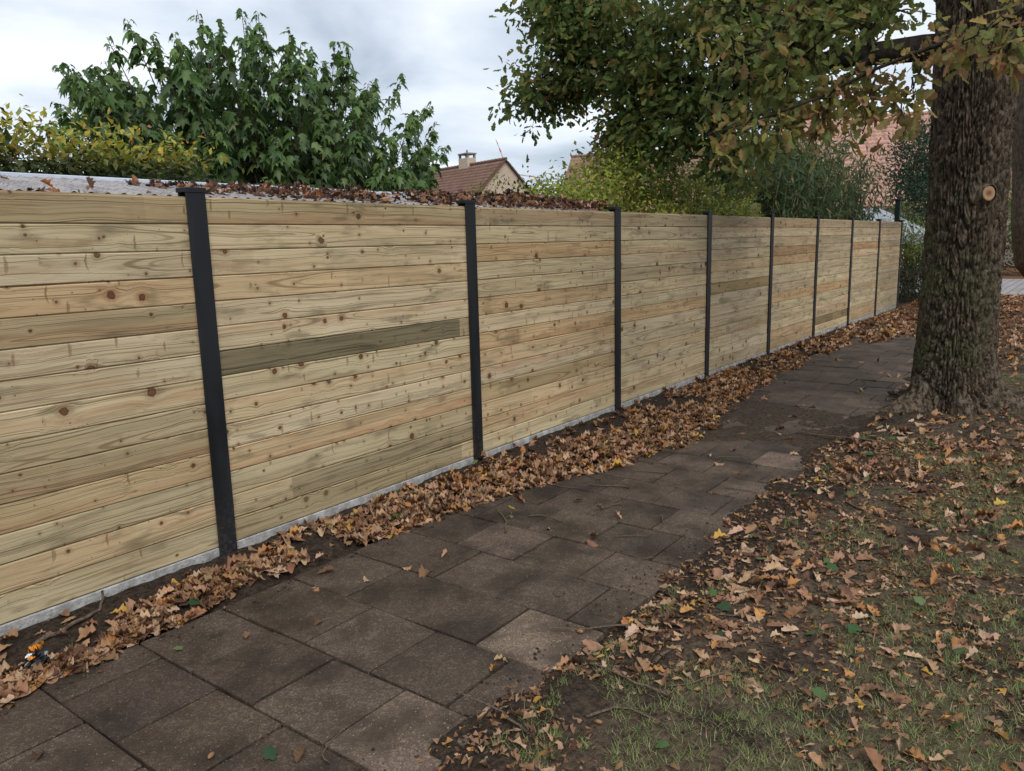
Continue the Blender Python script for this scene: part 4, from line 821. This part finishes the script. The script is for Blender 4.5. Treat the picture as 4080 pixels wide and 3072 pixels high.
# ------------------------------------------------------------------ bushes and hedges
def bush(name, label, cat, blobs, n, size, pal_, tm, singles=0, axz=-.3, up=.7, stems=14, stem_r=.008, top=None, base=None, sh_=.55, lift=None):
    """blobs: (x, y, z, rx, ry, rz, weight)"""
    bl = np.array(blobs, float); w_ = bl[:, 6] / bl[:, 6].sum(); c0 = np.array(base if base else (bl[:, 0].mean(), bl[:, 1].mean(), 0.0))
    e_ = empty(name, tuple(c0)); tag(e_, label, cat)
    nc = max(8, n // 12); bi = RS.choice(len(bl), nc, p=w_); d = rdir(nc); rad = RS.uniform(sh_, 1.0, nc)[:, None]
    cc = bl[bi, :3] + d * bl[bi, 3:6] * rad * RS.uniform(.85, 1.12, (nc, 1)); cc[:, 2] = np.maximum(cc[:, 2], .15)
    q = RS.integers(0, nc, n); p = cc[q] + RS.normal(0, 1, (n, 3)) * size * 1.5; outd = unit(p - bl[bi[q], :3])
    A = outd * .6 + rdir(n) * .6 + np.array([0, 0, axz]); Nn = outd * .5 + rdir(n) * .5 + np.array([0, 0, up]); c = pick(n, pal_, .15)
    if top is not None:                                             # young leaves at the top of a clipped hedge
        zt, colr = top; f = ss(zt - .18, zt + .05, p[:, 2])[:, None] * (RS.uniform(0, 1, (n, 1)) < .85); c = c * (1 - f) + pick(n, colr, .15) * f
    m = MB()
    for i in range(stems):
        tgt = cc[RS.integers(0, nc)]; b = c0 + RS.normal(0, .12, 3) * np.array([1, 1, 0]); b[2] = -.02; P = smooth_poly([b, (b + tgt) / 2 + RS.normal(0, .08, 3), tgt], 8, .01); m.tube(P - c0, np.linspace(stem_r * 1.6, stem_r * .4, 8), 5, False)
    if stems: tag(m.obj('stems', M['stem'], e_), kind='stuff')
    foliage('foliage', e_, tm, p, A, Nn, size * RS.uniform(.65, 1.25, n), c, M['leaf'], M['leaf_o'], singles); return e_
HG = [((.045, .070, .022), 3), ((.065, .090, .028), 2), ((.10, .12, .035), .8)]; HY = [((.46, .42, .06), 3), ((.32, .35, .06), 2.4), ((.52, .37, .055), .8), ((.40, .18, .06), .35)]
bush('beech_hedge', 'clipped beech hedge with yellow-green tops behind the lean-to roof', 'hedge', [(x_, 2.35, 2.06 + .10 * (x_ < .3) + .07 * (x_ < -.2), .42, .38, .42, 1) for x_ in (-1.4, -.9, -.4, -.1, .2, .5, .8, 1.05, 1.3)] + [(x_, 2.35, 1.1, .5, .4, .9, .5) for x_ in (-1.2, -.3, .5, 1.2)], 16000, .062, HG, T_ov, 200, -.2, .7, 26, .008, (2.36, HY), (.0, 2.4, 0), .3)
YB = [((.27, .31, .055), 4), ((.35, .38, .06), 3.2), ((.18, .24, .05), 3), ((.46, .41, .07), 1.2)]
bush('yellow_green_bush', 'loose yellow-green bush with small oval leaves drooping over the fence', 'bush',
     [(5.2, 1.35, 2.0, .55, .5, .26, 1), (5.9, 1.3, 2.1, .6, .55, .36, 1.3), (6.7, 1.3, 2.25, .6, .55, .48, 1.7), (7.5, 1.2, 2.32, .6, .5, .52, 1.8), (8.2, .95, 2.15, .55, .4, .48, 1.4), (8.9, .8, 2.0, .4, .35, .35, .8), (6.6, .6, 1.75, .9, .3, .25, 1.2), (7.7, .55, 1.75, .8, .3, .25, 1.2), (8.35, .35, 1.85, .35, .22, .30, .6), (6.8, .9, 1.1, 1.2, .5, .6, .5)], 15000, .06, YB, T_ov, 200, -.25, .6, 60, .008, None, (7.0, .9, 0), .35)
bush('laurel_bush', 'small dark green laurel between lean-to and yellow-green bush', 'bush', [(8.9, 4.2, 2.25, .75, .5, .42, 1), (9.7, 4.2, 2.2, .6, .5, .4, .8)], 1300, .08, [((.028, .055, .018), 3), ((.045, .075, .022), 1)], T_ov, 0, 0, .8, 8)
bush('golden_shrub', 'golden yellow leafed shrub just right of brick gable', 'shrub', [(8.2, 4.6, 2.3, .45, .4, .40, 1), (7.8, 4.4, 2.1, .4, .4, .4, 1)], 1000, .06, [((.34, .27, .045), 3), ((.24, .24, .05), 2)], T_ov, 0, 0, .8, 8)
bush('fine_leaved_shrub', 'dark fine-leaved shrub behind the weathered timber rail', 'shrub', [(9.6, 1.2, 2.0, .7, .5, .45, 1), (10.5, 1.3, 2.1, .6, .5, .55, 1), (9.9, 1.1, 1.2, .9, .5, .6, .6)], 4200, .035, [((.035, .060, .024), 3), ((.055, .085, .035), 2)], T_ov, 0, 0, .5, 30, .006)
bush('conifer_shrub', 'tall blue-green evergreen shrub beside the oak trunk', 'shrub', [(23.4, 1.05, 3.7, .8, .6, 1.3, 1), (23.2, 1.0, 2.4, 1.0, .6, 1.2, 1.2), (24.3, .6, 3.2, 1.0, .7, 1.8, 1.4), (22.3, .9, 1.0, 1.4, 1.0, 1.0, .5)], 10500, .10, [((.032, .062, .034), 3), ((.05, .085, .045), 2), ((.07, .11, .06), .6)], T_ov, 0, .2, .4, 20, .02)
bush('yellow_shrub', 'yellow-green leafy shrub past the end of the fence', 'shrub', [(18.9, .35, 1.85, .55, .4, .5, 1), (19.2, .1, 1.3, .5, .4, .45, 1)], 1600, .075, [((.16, .19, .03), 3), ((.09, .13, .03), 2), ((.26, .25, .04), .7)], T_ov, 0, -.3, .6, 14)
bush('dark_hedge', 'dark undergrowth filling the gap past the fence end', 'hedge', [(18.2, .3, .55, .55, .5, .6, 1), (18.9, -.1, .6, .6, .5, .6, 1), (19.6, -.4, .7, .6, .5, .7, 1), (20.4, -.6, .8, .6, .5, .8, .8)], 4200, .06, [((.022, .034, .014), 3), ((.04, .055, .02), 2), ((.10, .06, .03), .6)], T_ov, 0, -.2, .5, 24)  # leaf tints are very dark green with some brown
bush('far_green_bush', 'bright green bush over the road seen between the two trunks', 'bush', [(33.0, -.9, 2.2, 1.3, 1.0, 1.1, 1), (33.5, -2.2, 2.5, 1.2, 1.0, 1.2, 1)], 3800, .12, [((.10, .17, .035), 3), ((.14, .22, .045), 2)], T_ov, 0, 0, .8, 12, .02)
bush('far_clipped_hedge', 'clipped dark hedge along the far side of the road', 'hedge', [(32.5, y_, .75, .7, .8, .75, 1) for y_ in (-6.5, -5.3, -4.1, -2.9, -1.7, -.5, .7)], 6000, .10, [((.035, .060, .028), 3), ((.05, .08, .035), 2)], T_ov, 0, 0, .7, 16, .02, None, (32.5, -2, 0))
for i, (x_, y_, z_) in enumerate([(40, -3, 3.2), (41, -7, 3.8), (43, 1.0, 4.0), (45, -12, 4.5), (60, 1, 5)]):
    bush('far_tree', 'leafy green tree far beyond the road', 'tree', [(x_, y_, z_, 2.0, 2.0, 2.2, 1), (x_ + .5, y_ + 1.2, z_ - .8, 1.7, 1.7, 1.8, 1), (x_, y_ - 1, z_ + .8, 1.5, 1.5, 1.5, 1)], 1700, .28, [((.05, .09, .03), 3), ((.08, .12, .035), 2), ((.14, .14, .04), .6)], T_ov, 0, 0, .6, 10, .07)['group'] = 'trees beyond the road'

# bamboo
bb = empty('bamboo_clump', (14.0, 1.5, 0)); tag(bb, 'dense bamboo clump with tan canes and narrow leaves behind the fence', 'bamboo'); BO = np.array([14.0, 1.5, 0])
pos, ax, nr, sz, tn_ = [], [], [], [], []; LG = [((.055, .09, .036), 3), ((.075, .12, .045), 3), ((.105, .15, .06), 1.4), ((.26, .20, .11), .5)]
for i in range(175):
    b = np.array([RS.uniform(10.9, 17.4), RS.uniform(.7, 2.2), 0]); hgt = RS.uniform(2.4, 3.7) * (.86 + .16 * math.exp(-((b[0] - 14.2) / 2.6) ** 2)); ln = RS.normal(0, .28, 2); tp = b + np.array([ln[0], ln[1] - .12, hgt])
    P = smooth_poly([b, b + (tp - b) * np.array([.25, .25, .6]), tp], 9, .004); MB().tube(P - BO, np.linspace(.012, .004, 9), 6, False).obj('cane', M['cane'], bb, smooth=True)
    nl = 120; t_ = RS.uniform(.42, 1.05, nl) if b[0] < 14.8 else RS.uniform(.35, 1.05, nl); p = polyeval(P, np.minimum(t_, 1)) + RS.normal(0, .11, (nl, 3)); d = rdir(nl); pos.append(p); ax.append(d * .7 + np.array([0, 0, -.55])); nr.append(rdir(nl, .8)); sz.append(.20 * RS.uniform(.6, 1.25, nl)); tn_.append(pick(nl, LG, .18))
foliage('foliage', bb, T_lan, np.concatenate(pos), np.concatenate(ax), np.concatenate(nr), np.concatenate(sz), np.concatenate(tn_), M['leaf'], M['leaf_o'], 200)

# ------------------------------------------------------------------ ground litter
DL = [((.28, .160, .090), 4), ((.35, .215, .130), 3.2), ((.20, .108, .060), 3), ((.43, .29, .19), 2.0), ((.11, .062, .038), 2.6), ((.36, .175, .065), 1.6), ((.44, .27, .06), .3)]
ORD = ['first', 'second', 'third', 'fourth', 'fifth', 'sixth', 'seventh', 'eighth', 'ninth']
def landmark(x_, y_):
    if y_ > -1.3:
        if x_ < -.75: return 'near the wrapper'
        k_ = int(round((x_ - .05) / PITCH)); return f'by {ORD[max(0, min(8, k_))]} black post from the wrapper'
    if math.hypot(x_ - TX, y_ - TY) < 1.5: return 'near the oak roots'
    if math.hypot(x_ - .28, y_ + 1.9) < .7: return 'near the palest slab'
    return 'beside the paving edge' if y_ > -2.5 else ('out on the open verge' if y_ < -3 else 'halfway over the verge')
def lname(o, p, c):
    x_, y_, _ = p; br = c.sum(); L_ = o.matrix_local.to_scale()[0]
    col = 'pale tan' if br > .80 else ('light brown' if br > .62 else ('orange-brown' if c[0] > 2.3 * c[2] + .1 and br > .4 else ('mid brown' if br > .45 else ('dark brown' if br > .3 else 'blackish brown'))))
    sz_ = 'large' if L_ > .095 else ('small' if L_ < .075 else 'medium'); nz_ = o.matrix_local.to_3x3().col[2].normalized().z; fl_ = 'flat' if nz_ > .97 else ('tilted' if nz_ > .88 else 'upturned')
    on = 'in drift' if (y_ > -.52 or (y_ > -.75 and hfun(x_, y_) > 0)) else ('on the paving' if y_ > -1.95 else ('on bare soil' if y_ > -2.5 else 'on thin grass'))
    tag(o, f'{sz_} {fl_} {col} oak leaf {on} {landmark(x_, y_)}', 'leaf', 'fallen oak leaves')
px_, py_, pz_ = [], [], []
def addp(x_, y_, z_): px_.append(x_); py_.append(y_); pz_.append(z_)
oe = ([-2.5, -1.3, 0, 1.15, 2.67, 3.6, 4.2, 5.2, 6.4, 8, 9.6, 10.5, 11.4, 13, 17], [-.62, -.58, -.46, -.55, -.86, -1.08, -1.06, -.82, -.76, -.62, -.58, -.8, -1.25, -1.7, -2.2])
ie = ([-2.5, -1.2, -.5, 0, .6, 17], [-.34, -.30, -.20, -.07, -.05, -.05])
def drift(x_, n):
    yo = np.interp(x_, *oe) + .16 * (fbm(x_ * 2.2, 0 * x_, 71) - .5) * 2; yi = np.interp(x_, *ie); t_ = RS.beta(1.1, 1.7, n); return yo + (yi - yo) * t_, t_
for lo, hi, n in ((-2.4, 3, 4200), (3, 8, 4200), (8, 17, 3800)):
    x_ = RS.uniform(lo, hi, n); y_, t_ = drift(x_, n); k = fbm(x_ * 2.3, y_ * 4.5, 81) + .16 * (1 - t_) > .535 + .05 * RS.uniform(-1, 1, n)
    x_, y_, t_ = x_[k], y_[k], t_[k]; pile = .004 + RS.uniform(0, .034, len(x_)) * (1 - np.abs(t_ * 2 - .9)).clip(.15, 1)
    addp(x_, y_, np.maximum(hfun(x_, y_), 0.0) + pile)
n = 650; x_ = RS.uniform(-2.2, 12, n); y_ = -.04 - .5 * RS.beta(1, 1.6, n); k = fbm(x_ * 1.8, y_ * 3, 83) > .42; addp(x_[k], y_[k], np.maximum(hfun(x_[k], y_[k]), 0) + RS.uniform(.004, .012, k.sum()))
n = 4200; x_ = RS.uniform(-1.6, 12, n); y_ = RS.uniform(-5.2, -2.0, n); dens = fbm(x_ * 1.1, y_ * 1.1, 91); k = (dens > .42 + .1 * (y_ > -2.25)) & (RS.uniform(0, 1, n) < np.where(x_ < 3, .62, .8)); addp(x_[k], y_[k], hfun(x_[k], y_[k]) + RS.uniform(.003, .018, k.sum()))
n = 900; x_ = RS.uniform(.4, 5.5, n); y_ = RS.uniform(-3.4, -2.15, n); k = fbm(x_ * 1.6, y_ * 1.6, 95) > .5; addp(x_[k], y_[k], hfun(x_[k], y_[k]) + RS.uniform(.003, .02, k.sum()))
n = 70; x_ = RS.uniform(-1.4, 9, n); y_ = RS.uniform(-1.9, -.6, n); addp(x_, y_, np.maximum(hfun(x_, y_), .003) + .004)
n = 4800; x_ = RS.uniform(10.5, 21.5, n); y_ = RS.uniform(-6.5, -.1, n); k = fbm(x_ * .8, y_ * .8, 97) > .36; k &= ~((x_ < 13) & (y_ > -1.9) & (y_ < -1.1)); addp(x_[k], y_[k], np.maximum(hfun(x_[k], y_[k]), 0) + RS.uniform(.003, .03, k.sum()))
pos = np.stack([np.concatenate(px_), np.concatenate(py_), np.concatenate(pz_)], 1); n = len(pos)
yw = RS.uniform(0, 2 * math.pi, n); tl = np.where(RS.uniform(0, 1, n) < .2, .45, .13); A = np.stack([np.cos(yw), np.sin(yw), RS.normal(0, .18, n)], 1); Nn = RS.normal(0, 1, (n, 3)) * tl[:, None]; Nn[:, 2] = 1
size = RS.uniform(.045, .108, n); size[pos[:, 0] > 9] *= 1.35
tint = pick(n, DL, .2); tint[pos[:, 1] < -2] = np.clip(tint[pos[:, 1] < -2] * np.array([1.15, 1.16, 1.2]), 0, .6); pos -= A * size[:, None] * .5
foliage('fallen_leaves', None, T_oakhi, pos, A, Nn, size, tint, M['dead'], M['dead_o'], 300, leafname='fallen_oak_leaf', cb=lname, tm_lo=T_dead)
tag(bpy.data.objects['fallen_leaves'], 'drifts of brown oak leaves along the fence and over the verge', 'leaves')
# broken leaf fragments
n = 17000; x_ = np.concatenate([RS.uniform(-1.2, 4.5, n // 2), RS.uniform(-1.2, 10, n // 2)]); y_ = -2.02 - RS.uniform(0, 1, n) ** 1.1 * 2.6; k = fbm(x_ * 1.3, y_ * 1.3, 131) + .25 * (fbm(x_ * 6, y_ * 6, 133) - .5) > .43; x_, y_ = x_[k], y_[k]; n = len(x_)
pos = np.stack([x_, y_, hfun(x_, y_) + RS.uniform(.001, .012, n)], 1); yw = RS.uniform(0, 6.28, n); A = np.stack([np.cos(yw), np.sin(yw), RS.normal(0, .2, n)], 1); Nn = RS.normal(0, .55, (n, 3)); Nn[:, 2] = 1
o = foliage('leaf_fragments', None, T_frag, pos, A, Nn, RS.uniform(.012, .048, n), pick(n, DL, .25) * RS.uniform(.6, 1.15, (n, 1)), M['dead']); tag(o, 'broken bits of dry brown leaf over soil and grass', 'leaves')
# leaf litter on the lean-to roof
n = 4300; x_ = np.concatenate([RS.uniform(-2, 4.4, 3200), 4.42 - RS.exponential(.8, n - 3200)]); y_ = RS.uniform(RY0 - .02, RY1 - .1, n)
k = (x_ > -2.4) & (fbm(x_ * 1.7, y_ * 3, 111) + np.interp(x_, [0, 2, 3.2, 4.4], [.03, .05, .2, .36]) > .5); x_, y_ = x_[k], y_[k]; n = len(x_)
pos = np.stack([x_, y_, roofz(y_) + .012 + RS.uniform(0, 1, n) * np.interp(x_, [1.5, 3, 4.4], [.006, .03, .06])], 1)
yw = RS.uniform(0, 2 * math.pi, n); A = np.stack([np.cos(yw), np.sin(yw), RS.normal(0, .35, n)], 1); Nn = RS.normal(0, .6, (n, 3)); Nn[:, 2] = 1
DR = [((.20, .10, .06), 3), ((.10, .06, .045), 4), ((.34, .22, .15), 2), ((.28, .12, .05), 1.5), ((.05, .035, .03), 2.5)]
o = foliage('roof_leaf_litter', None, T_dead, pos, A, Nn, RS.uniform(.02, .08, n), pick(n, DR, .2), M['dead']); tag(o, 'brown leaf litter heaped on the corrugated lean-to roof', 'leaves')

# grass on the verge
n = 22000; x_ = np.concatenate([RS.uniform(-.8, 4.5, n // 2), RS.uniform(-.8, 12, n // 2)]); y_ = RS.uniform(-5.0, -2.15, n)
d_ = fbm(x_ * 1.5, y_ * 1.5, 121) + .5 * (fbm(x_ * 6, y_ * 6, 123) - .5) + .16 * ss(-2.4, -3.4, y_) - .14 * ss(3.5, 5, x_); k = d_ > .56; x_, y_ = x_[k], y_[k]
x_ = np.repeat(x_, 9); y_ = np.repeat(y_, 9); n = len(x_); x_ = x_ + RS.normal(0, .011, n); y_ = y_ + RS.normal(0, .011, n)
b = np.stack([x_, y_, hfun(x_, y_) - .004], 1); yw = RS.uniform(0, 2 * math.pi, n); L = RS.uniform(.015, .050, n); ln = RS.uniform(.3, 1.5, n)
dv = np.stack([np.cos(yw) * ln, np.sin(yw) * ln, np.ones(n)], 1); dv = unit(dv); sd_ = np.stack([-np.sin(yw), np.cos(yw), 0 * yw], 1) * RS.uniform(.0010, .0018, n)[:, None]
mid = b + dv * (L * .55)[:, None]; tip = b + dv * L[:, None] + np.stack([np.cos(yw), np.sin(yw), -.6 + 0 * yw], 1) * (L * .25)[:, None]
V = np.stack([b - sd_, b + sd_, tip], 1).reshape(-1, 3); o5 = np.arange(n) * 3
F3 = np.stack([o5, o5 + 1, o5 + 2], 1)
gc = pick(n, [((.12, .165, .045), 4), ((.155, .20, .058), 3), ((.20, .21, .08), 1.8), ((.32, .25, .15), 1.5)], .2)
o = link('grass', npmesh('grass', V, [F3], M['grass'], tint=np.repeat(gc, 3, 0))); tag(o, 'short sparse grass on the verge', 'grass', kind='stuff')
# crumbs of soil along the edges and over the path
def crumbs(n, xs, ys, sz0, sz1, nm, lab, mask=None):
    x_ = RS.uniform(*xs, n); y_ = RS.uniform(*ys, n)
    if mask is not None: k = mask(x_, y_); x_, y_ = x_[k], y_[k]
    n = len(x_); h_ = np.maximum(hfun(x_, y_), np.where((y_ > -2.08) & (y_ < -.51), 0.0, -1)); r_ = sz0 + (sz1 - sz0) * RS.uniform(0, 1, n) ** 4
    oc = np.array([(1, 0, 0), (-1, 0, 0), (0, 1, 0), (0, -1, 0), (0, 0, 1), (0, 0, -1)], float); of = np.array([(0, 2, 4), (2, 1, 4), (1, 3, 4), (3, 0, 4), (2, 0, 5), (1, 2, 5), (3, 1, 5), (0, 3, 5)])
    V = (oc[None] * RS.uniform(.6, 1.3, (n, 6, 1)) * r_[:, None, None]); a_ = RS.uniform(0, 6.28, n); ca, sa = np.cos(a_)[:, None], np.sin(a_)[:, None]
    V = np.stack([V[..., 0] * ca - V[..., 1] * sa, V[..., 0] * sa + V[..., 1] * ca, V[..., 2] * .75], -1) + np.stack([x_, y_, h_ + r_ * .3], 1)[:, None]
    F = (of[None] + (np.arange(n) * 6)[:, None, None]).reshape(-1, 3); c = pick(n, [((.055, .040, .029), 5), ((.085, .060, .042), 3), ((.19, .14, .095), .8), ((.032, .023, .017), 2)], .25)
    o = link(nm, npmesh(nm, V.reshape(-1, 3), F, M['crumb'], tint=np.repeat(c, 6, 0))); tag(o, lab, 'soil', kind='stuff')
crumbs(20000, (-1.8, 7), (-3.2, -1.7), .0010, .0095, 'soil_crumbs', 'loose soil crumbs and mast along the paving edge', lambda a, b: RS.uniform(0, 1, len(a)) < np.where(b > -2.0, np.exp((-2.0 - b) / .07), .9 - .35 * (-b - 2)))
crumbs(5000, (-2.2, 8), (-.62, -.03), .0015, .012, 'strip_crumbs', 'loose soil crumbs in the strip along the fence')
crumbs(2500, (-1.8, 8), (-1.95, -.5), .0008, .004, 'path_grit', 'grit scattered over the paving')

# twigs
def twig_mesh(L, r, bend, fork):
    n = 8; P = [np.array([0.0, 0, 0])]; a = 0; 
    for i in range(n - 1):
        a += random.gauss(0, bend); P.append(P[-1] + L / (n - 1) * np.array([math.cos(a), math.sin(a), random.gauss(0, .06)]))
    P = [p + np.array([0, 0, r]) for p in P]; P = [np.array([p[0], p[1], max(p[2], r * .9)]) for p in P]
    m = MB().tube(P, np.linspace(r, r * .45, n), 5)
    if fork: a2 = a + random.choice((-1, 1)) * .7; q = P[4]; m.tube([q, q + np.array([math.cos(a2), math.sin(a2), .05]) * L * .18, q + np.array([math.cos(a2 + .3), math.sin(a2 + .3), .05]) * L * .3], [r * .6, r * .45, r * .3], 5)
    return m.mesh('twig', M['twig'], True)
TWG = [twig_mesh(1.0, .019, .28, i % 3 == 0) for i in range(9)]
TW = [(1.15, -1.05, .42, 'P'), (1.45, -1.0, .25, 'P'), (1.95, -1.35, .22, 'P'), (2.25, -1.25, .3, 'P'), (2.3, -1.0, .28, 'P'), (2.7, -1.3, .25, 'P'), (2.9, -1.2, .22, 'P'), (3.2, -1.45, .25, 'P'), (1.9, -1.65, .22, 'P'), (1.55, -1.75, .2, 'P'), (.65, -1.75, .14, 'P'), (.95, -1.3, .12, 'P'), (.1, -1.35, .1, 'P'), (-.35, -1.05, .1, 'P'), (-.62, -1.35, .09, 'P'), (3.4, -1.1, .3, 'P'), (1.3, -1.9, .16, 'P'), (2.6, -1.75, .24, 'P'), (.75, -1.05, .12, 'P'), (-.75, -1.8, .2, 'P'), (3.0, -.95, .25, 'P'), (2.05, -.8, .2, 'P'),
      (.62, -2.2, .42, 'V'), (.35, -2.38, .5, 'V'), (.15, -2.55, .34, 'V'), (-.1, -2.35, .4, 'V'), (.45, -2.65, .28, 'V'), (-.3, -2.25, .35, 'V'), (1.1, -2.6, .4, 'V'), (1.5, -2.9, .35, 'V'), (.9, -3.05, .3, 'V'), (4.3, -2.5, .9, 'V'), (3.6, -2.35, .5, 'V'), (2.7, -2.5, .4, 'V'), (2.1, -2.75, .35, 'V'), (1.9, -2.3, .3, 'V'), (5.0, -2.9, .4, 'V'), (5.3, -3.1, .5, 'V'), (4.9, -2.6, .4, 'V'), (5.1, -2.3, .45, 'V'), (.0, -2.85, .3, 'V'), (.7, -2.45, .25, 'V')]
for i, (x_, y_, L_, w_) in enumerate(TW):
    o = link('twig', TWG[i % 9], None, (x_, y_, max(float(hfun(x_, y_)), 0.0) + .003)); o.rotation_euler = (0, 0, random.uniform(0, 6.28)); s_ = L_; o.scale = (s_, s_, s_ if L_ < .35 else .25)
    tag(o, f"{'long' if L_ > .38 else ('short' if L_ < .22 else 'middling')} {'forked' if i % 9 % 3 == 0 else 'crooked'} brown twig {'on the paving' if w_ == 'P' else 'in soil and leaves'} {landmark(x_, y_)}", 'twig', 'twigs on the paving' if w_ == 'P' else 'twigs on the verge')
# acorns
ac = MB(); n = 9; prof = [(-.014, .002), (-.012, .0055), (-.005, .008), (.004, .0082), (.011, .0055), (.0145, .0018), (.017, .0006)]
ac.tube([(a, 0, 0) for a, _ in prof], [b for _, b in prof], n); ACM = ac.mesh('acorn', M['acorn'], True)
for x_, y_ in [(.42, -2.0), (.55, -2.2), (-.95, -1.45), (.25, -2.6), (.35, -2.75), (1.05, -2.45), (.8, -2.15), (.05, -.75), (-.1, -2.4), (1.2, -2.3)]:
    o = link('acorn', ACM, None, (x_, y_, max(float(hfun(x_, y_)), 0.0) + .009)); o.rotation_euler = (0, 0, random.uniform(0, 6.28)); s_ = random.uniform(.9, 1.3); o.scale = (s_,) * 3
    tag(o, f"small brown acorn without its cup {'on the paving' if y_ > -1.99 else 'in soil and leaves'} {landmark(x_, y_)}", 'acorn', 'fallen acorns')
# green ivy leaves
ivh = [(0, 0), (-.08, .2), (.08, .44), (.3, .36), (.52, .46), (.7, .26), (1, 0)]; ivo = ivh + [(a_, -b_) for a_, b_ in ivh[-2:0:-1]]
IV = npmesh('ivy_leaf', np.array([(.35, 0, .02)] + [(a_, b_, -.12 * a_ * a_ + .1 * b_ * b_) for a_, b_ in ivo]), np.array([(0, 1 + i_, 1 + (i_ + 1) % len(ivo)) for i_ in range(len(ivo))]), M['leaf_o'], luv=np.array([(.35, 0)] + ivo))
iv = [(-.62, -.72, 0), (-.85, -1.62, 0), (1.4, -.9, 0), (-.05, -.30, 1), (.22, -.33, 1), (.55, -.25, 1), (.95, -.38, 1), (2.05, -.10, 1), (1.15, -.2, 1), (2.9, -.6, 1), (-.4, -.42, 1), (4.4, -.5, 1), (3.5, -.55, 1), (6.0, -.5, 1)]
iv += [(float(RS.uniform(-.2, 4.5)), float(RS.uniform(-3.6, -2.2)), 2) for _ in range(48)]
for x_, y_, w_ in iv:
    o = link('ivy_leaf', IV, None, (x_, y_, max(float(hfun(x_, y_)), 0.0) + (.008 if w_ == 0 else (.05 if w_ == 1 else .022)))); s_ = random.uniform(.035, .062); o.scale = (s_, s_, s_); o.rotation_euler = (random.gauss(0, .3), random.gauss(0, .3), random.uniform(0, 6.28))
    ci = random.randrange(4); c = [(.06, .13, .045), (.10, .18, .06), (.045, .09, .04), (.16, .22, .09)][ci]; o.color = (*c, 1); cn = ['mid green', 'bright green', 'dark green', 'pale green'][ci]
    tag(o, f"{cn} {['lobed leaf flat on bare paving', 'ivy leaf poking from the leaf drift', 'ivy leaf among brown leaves'][w_]} {landmark(x_, y_)}", 'leaf', 'green leaves on the ground')
# crumpled snack wrapper in the leaf drift
wr = empty('snack_wrapper', (-1.04, -.40, .045)); tag(wr, 'crumpled black and orange snack wrapper caught in the leaf drift', 'wrapper')
def crumple(name, mat, w_, h_, off, rot, seed, amp=.02):
    k = 9; us = np.linspace(-.5, .5, k); U, V_ = np.meshgrid(us, us); z = amp * 2 * (vn(U * 6 + 9, V_ * 6, seed) - .5) + amp * 1.2 * (vn(U * 13, V_ * 13 + 4, seed + 1) - .5) - .25 * h_ * U * U
    P = np.stack([U * w_ + .01 * vn(V_ * 8, U * 8, seed + 2), V_ * h_, z], -1).reshape(-1, 3); P = P @ np.array(Matrix.Rotation(rot[2], 3, 'Z') @ Matrix.Rotation(rot[1], 3, 'Y') @ Matrix.Rotation(rot[0], 3, 'X')).T + np.array(off)
    ii = np.arange(k * k).reshape(k, k); F = np.stack([ii[:-1, :-1], ii[:-1, 1:], ii[1:, 1:], ii[1:, :-1]], -1).reshape(-1, 4); link(name, npmesh(name, P, F, mat, smooth=True), wr)
crumple('black_film', M['wblack'], .10, .075, (0, 0, .012), (.5, .3, .4), 5, .03); crumple('orange_flap', M['worange'], .055, .045, (.01, .045, .035), (-.5, .2, .7), 8, .02); crumple('white_strip', M['wwhite'], .022, .012, (-.038, -.012, .040), (.3, -.2, .4), 12, .003); crumple('orange_patch', M['worange'], .022, .014, (-.036, -.026, .034), (.5, 0, .4), 15, .004)
# thin root beside the plinth
m = MB(); m.tube(smooth_poly([(-.62, -.06, .09), (-.63, -.09, .03), (-.70, -.13, .035), (-.82, -.17, .03), (-.95, -.20, .03), (-1.02, -.19, .0)], 14, .004), np.linspace(.006, .012, 14), 7); tag(m.obj('root', M['twig'], None, smooth=True), 'crooked brown root lying on bare soil against the concrete plinth', 'root')
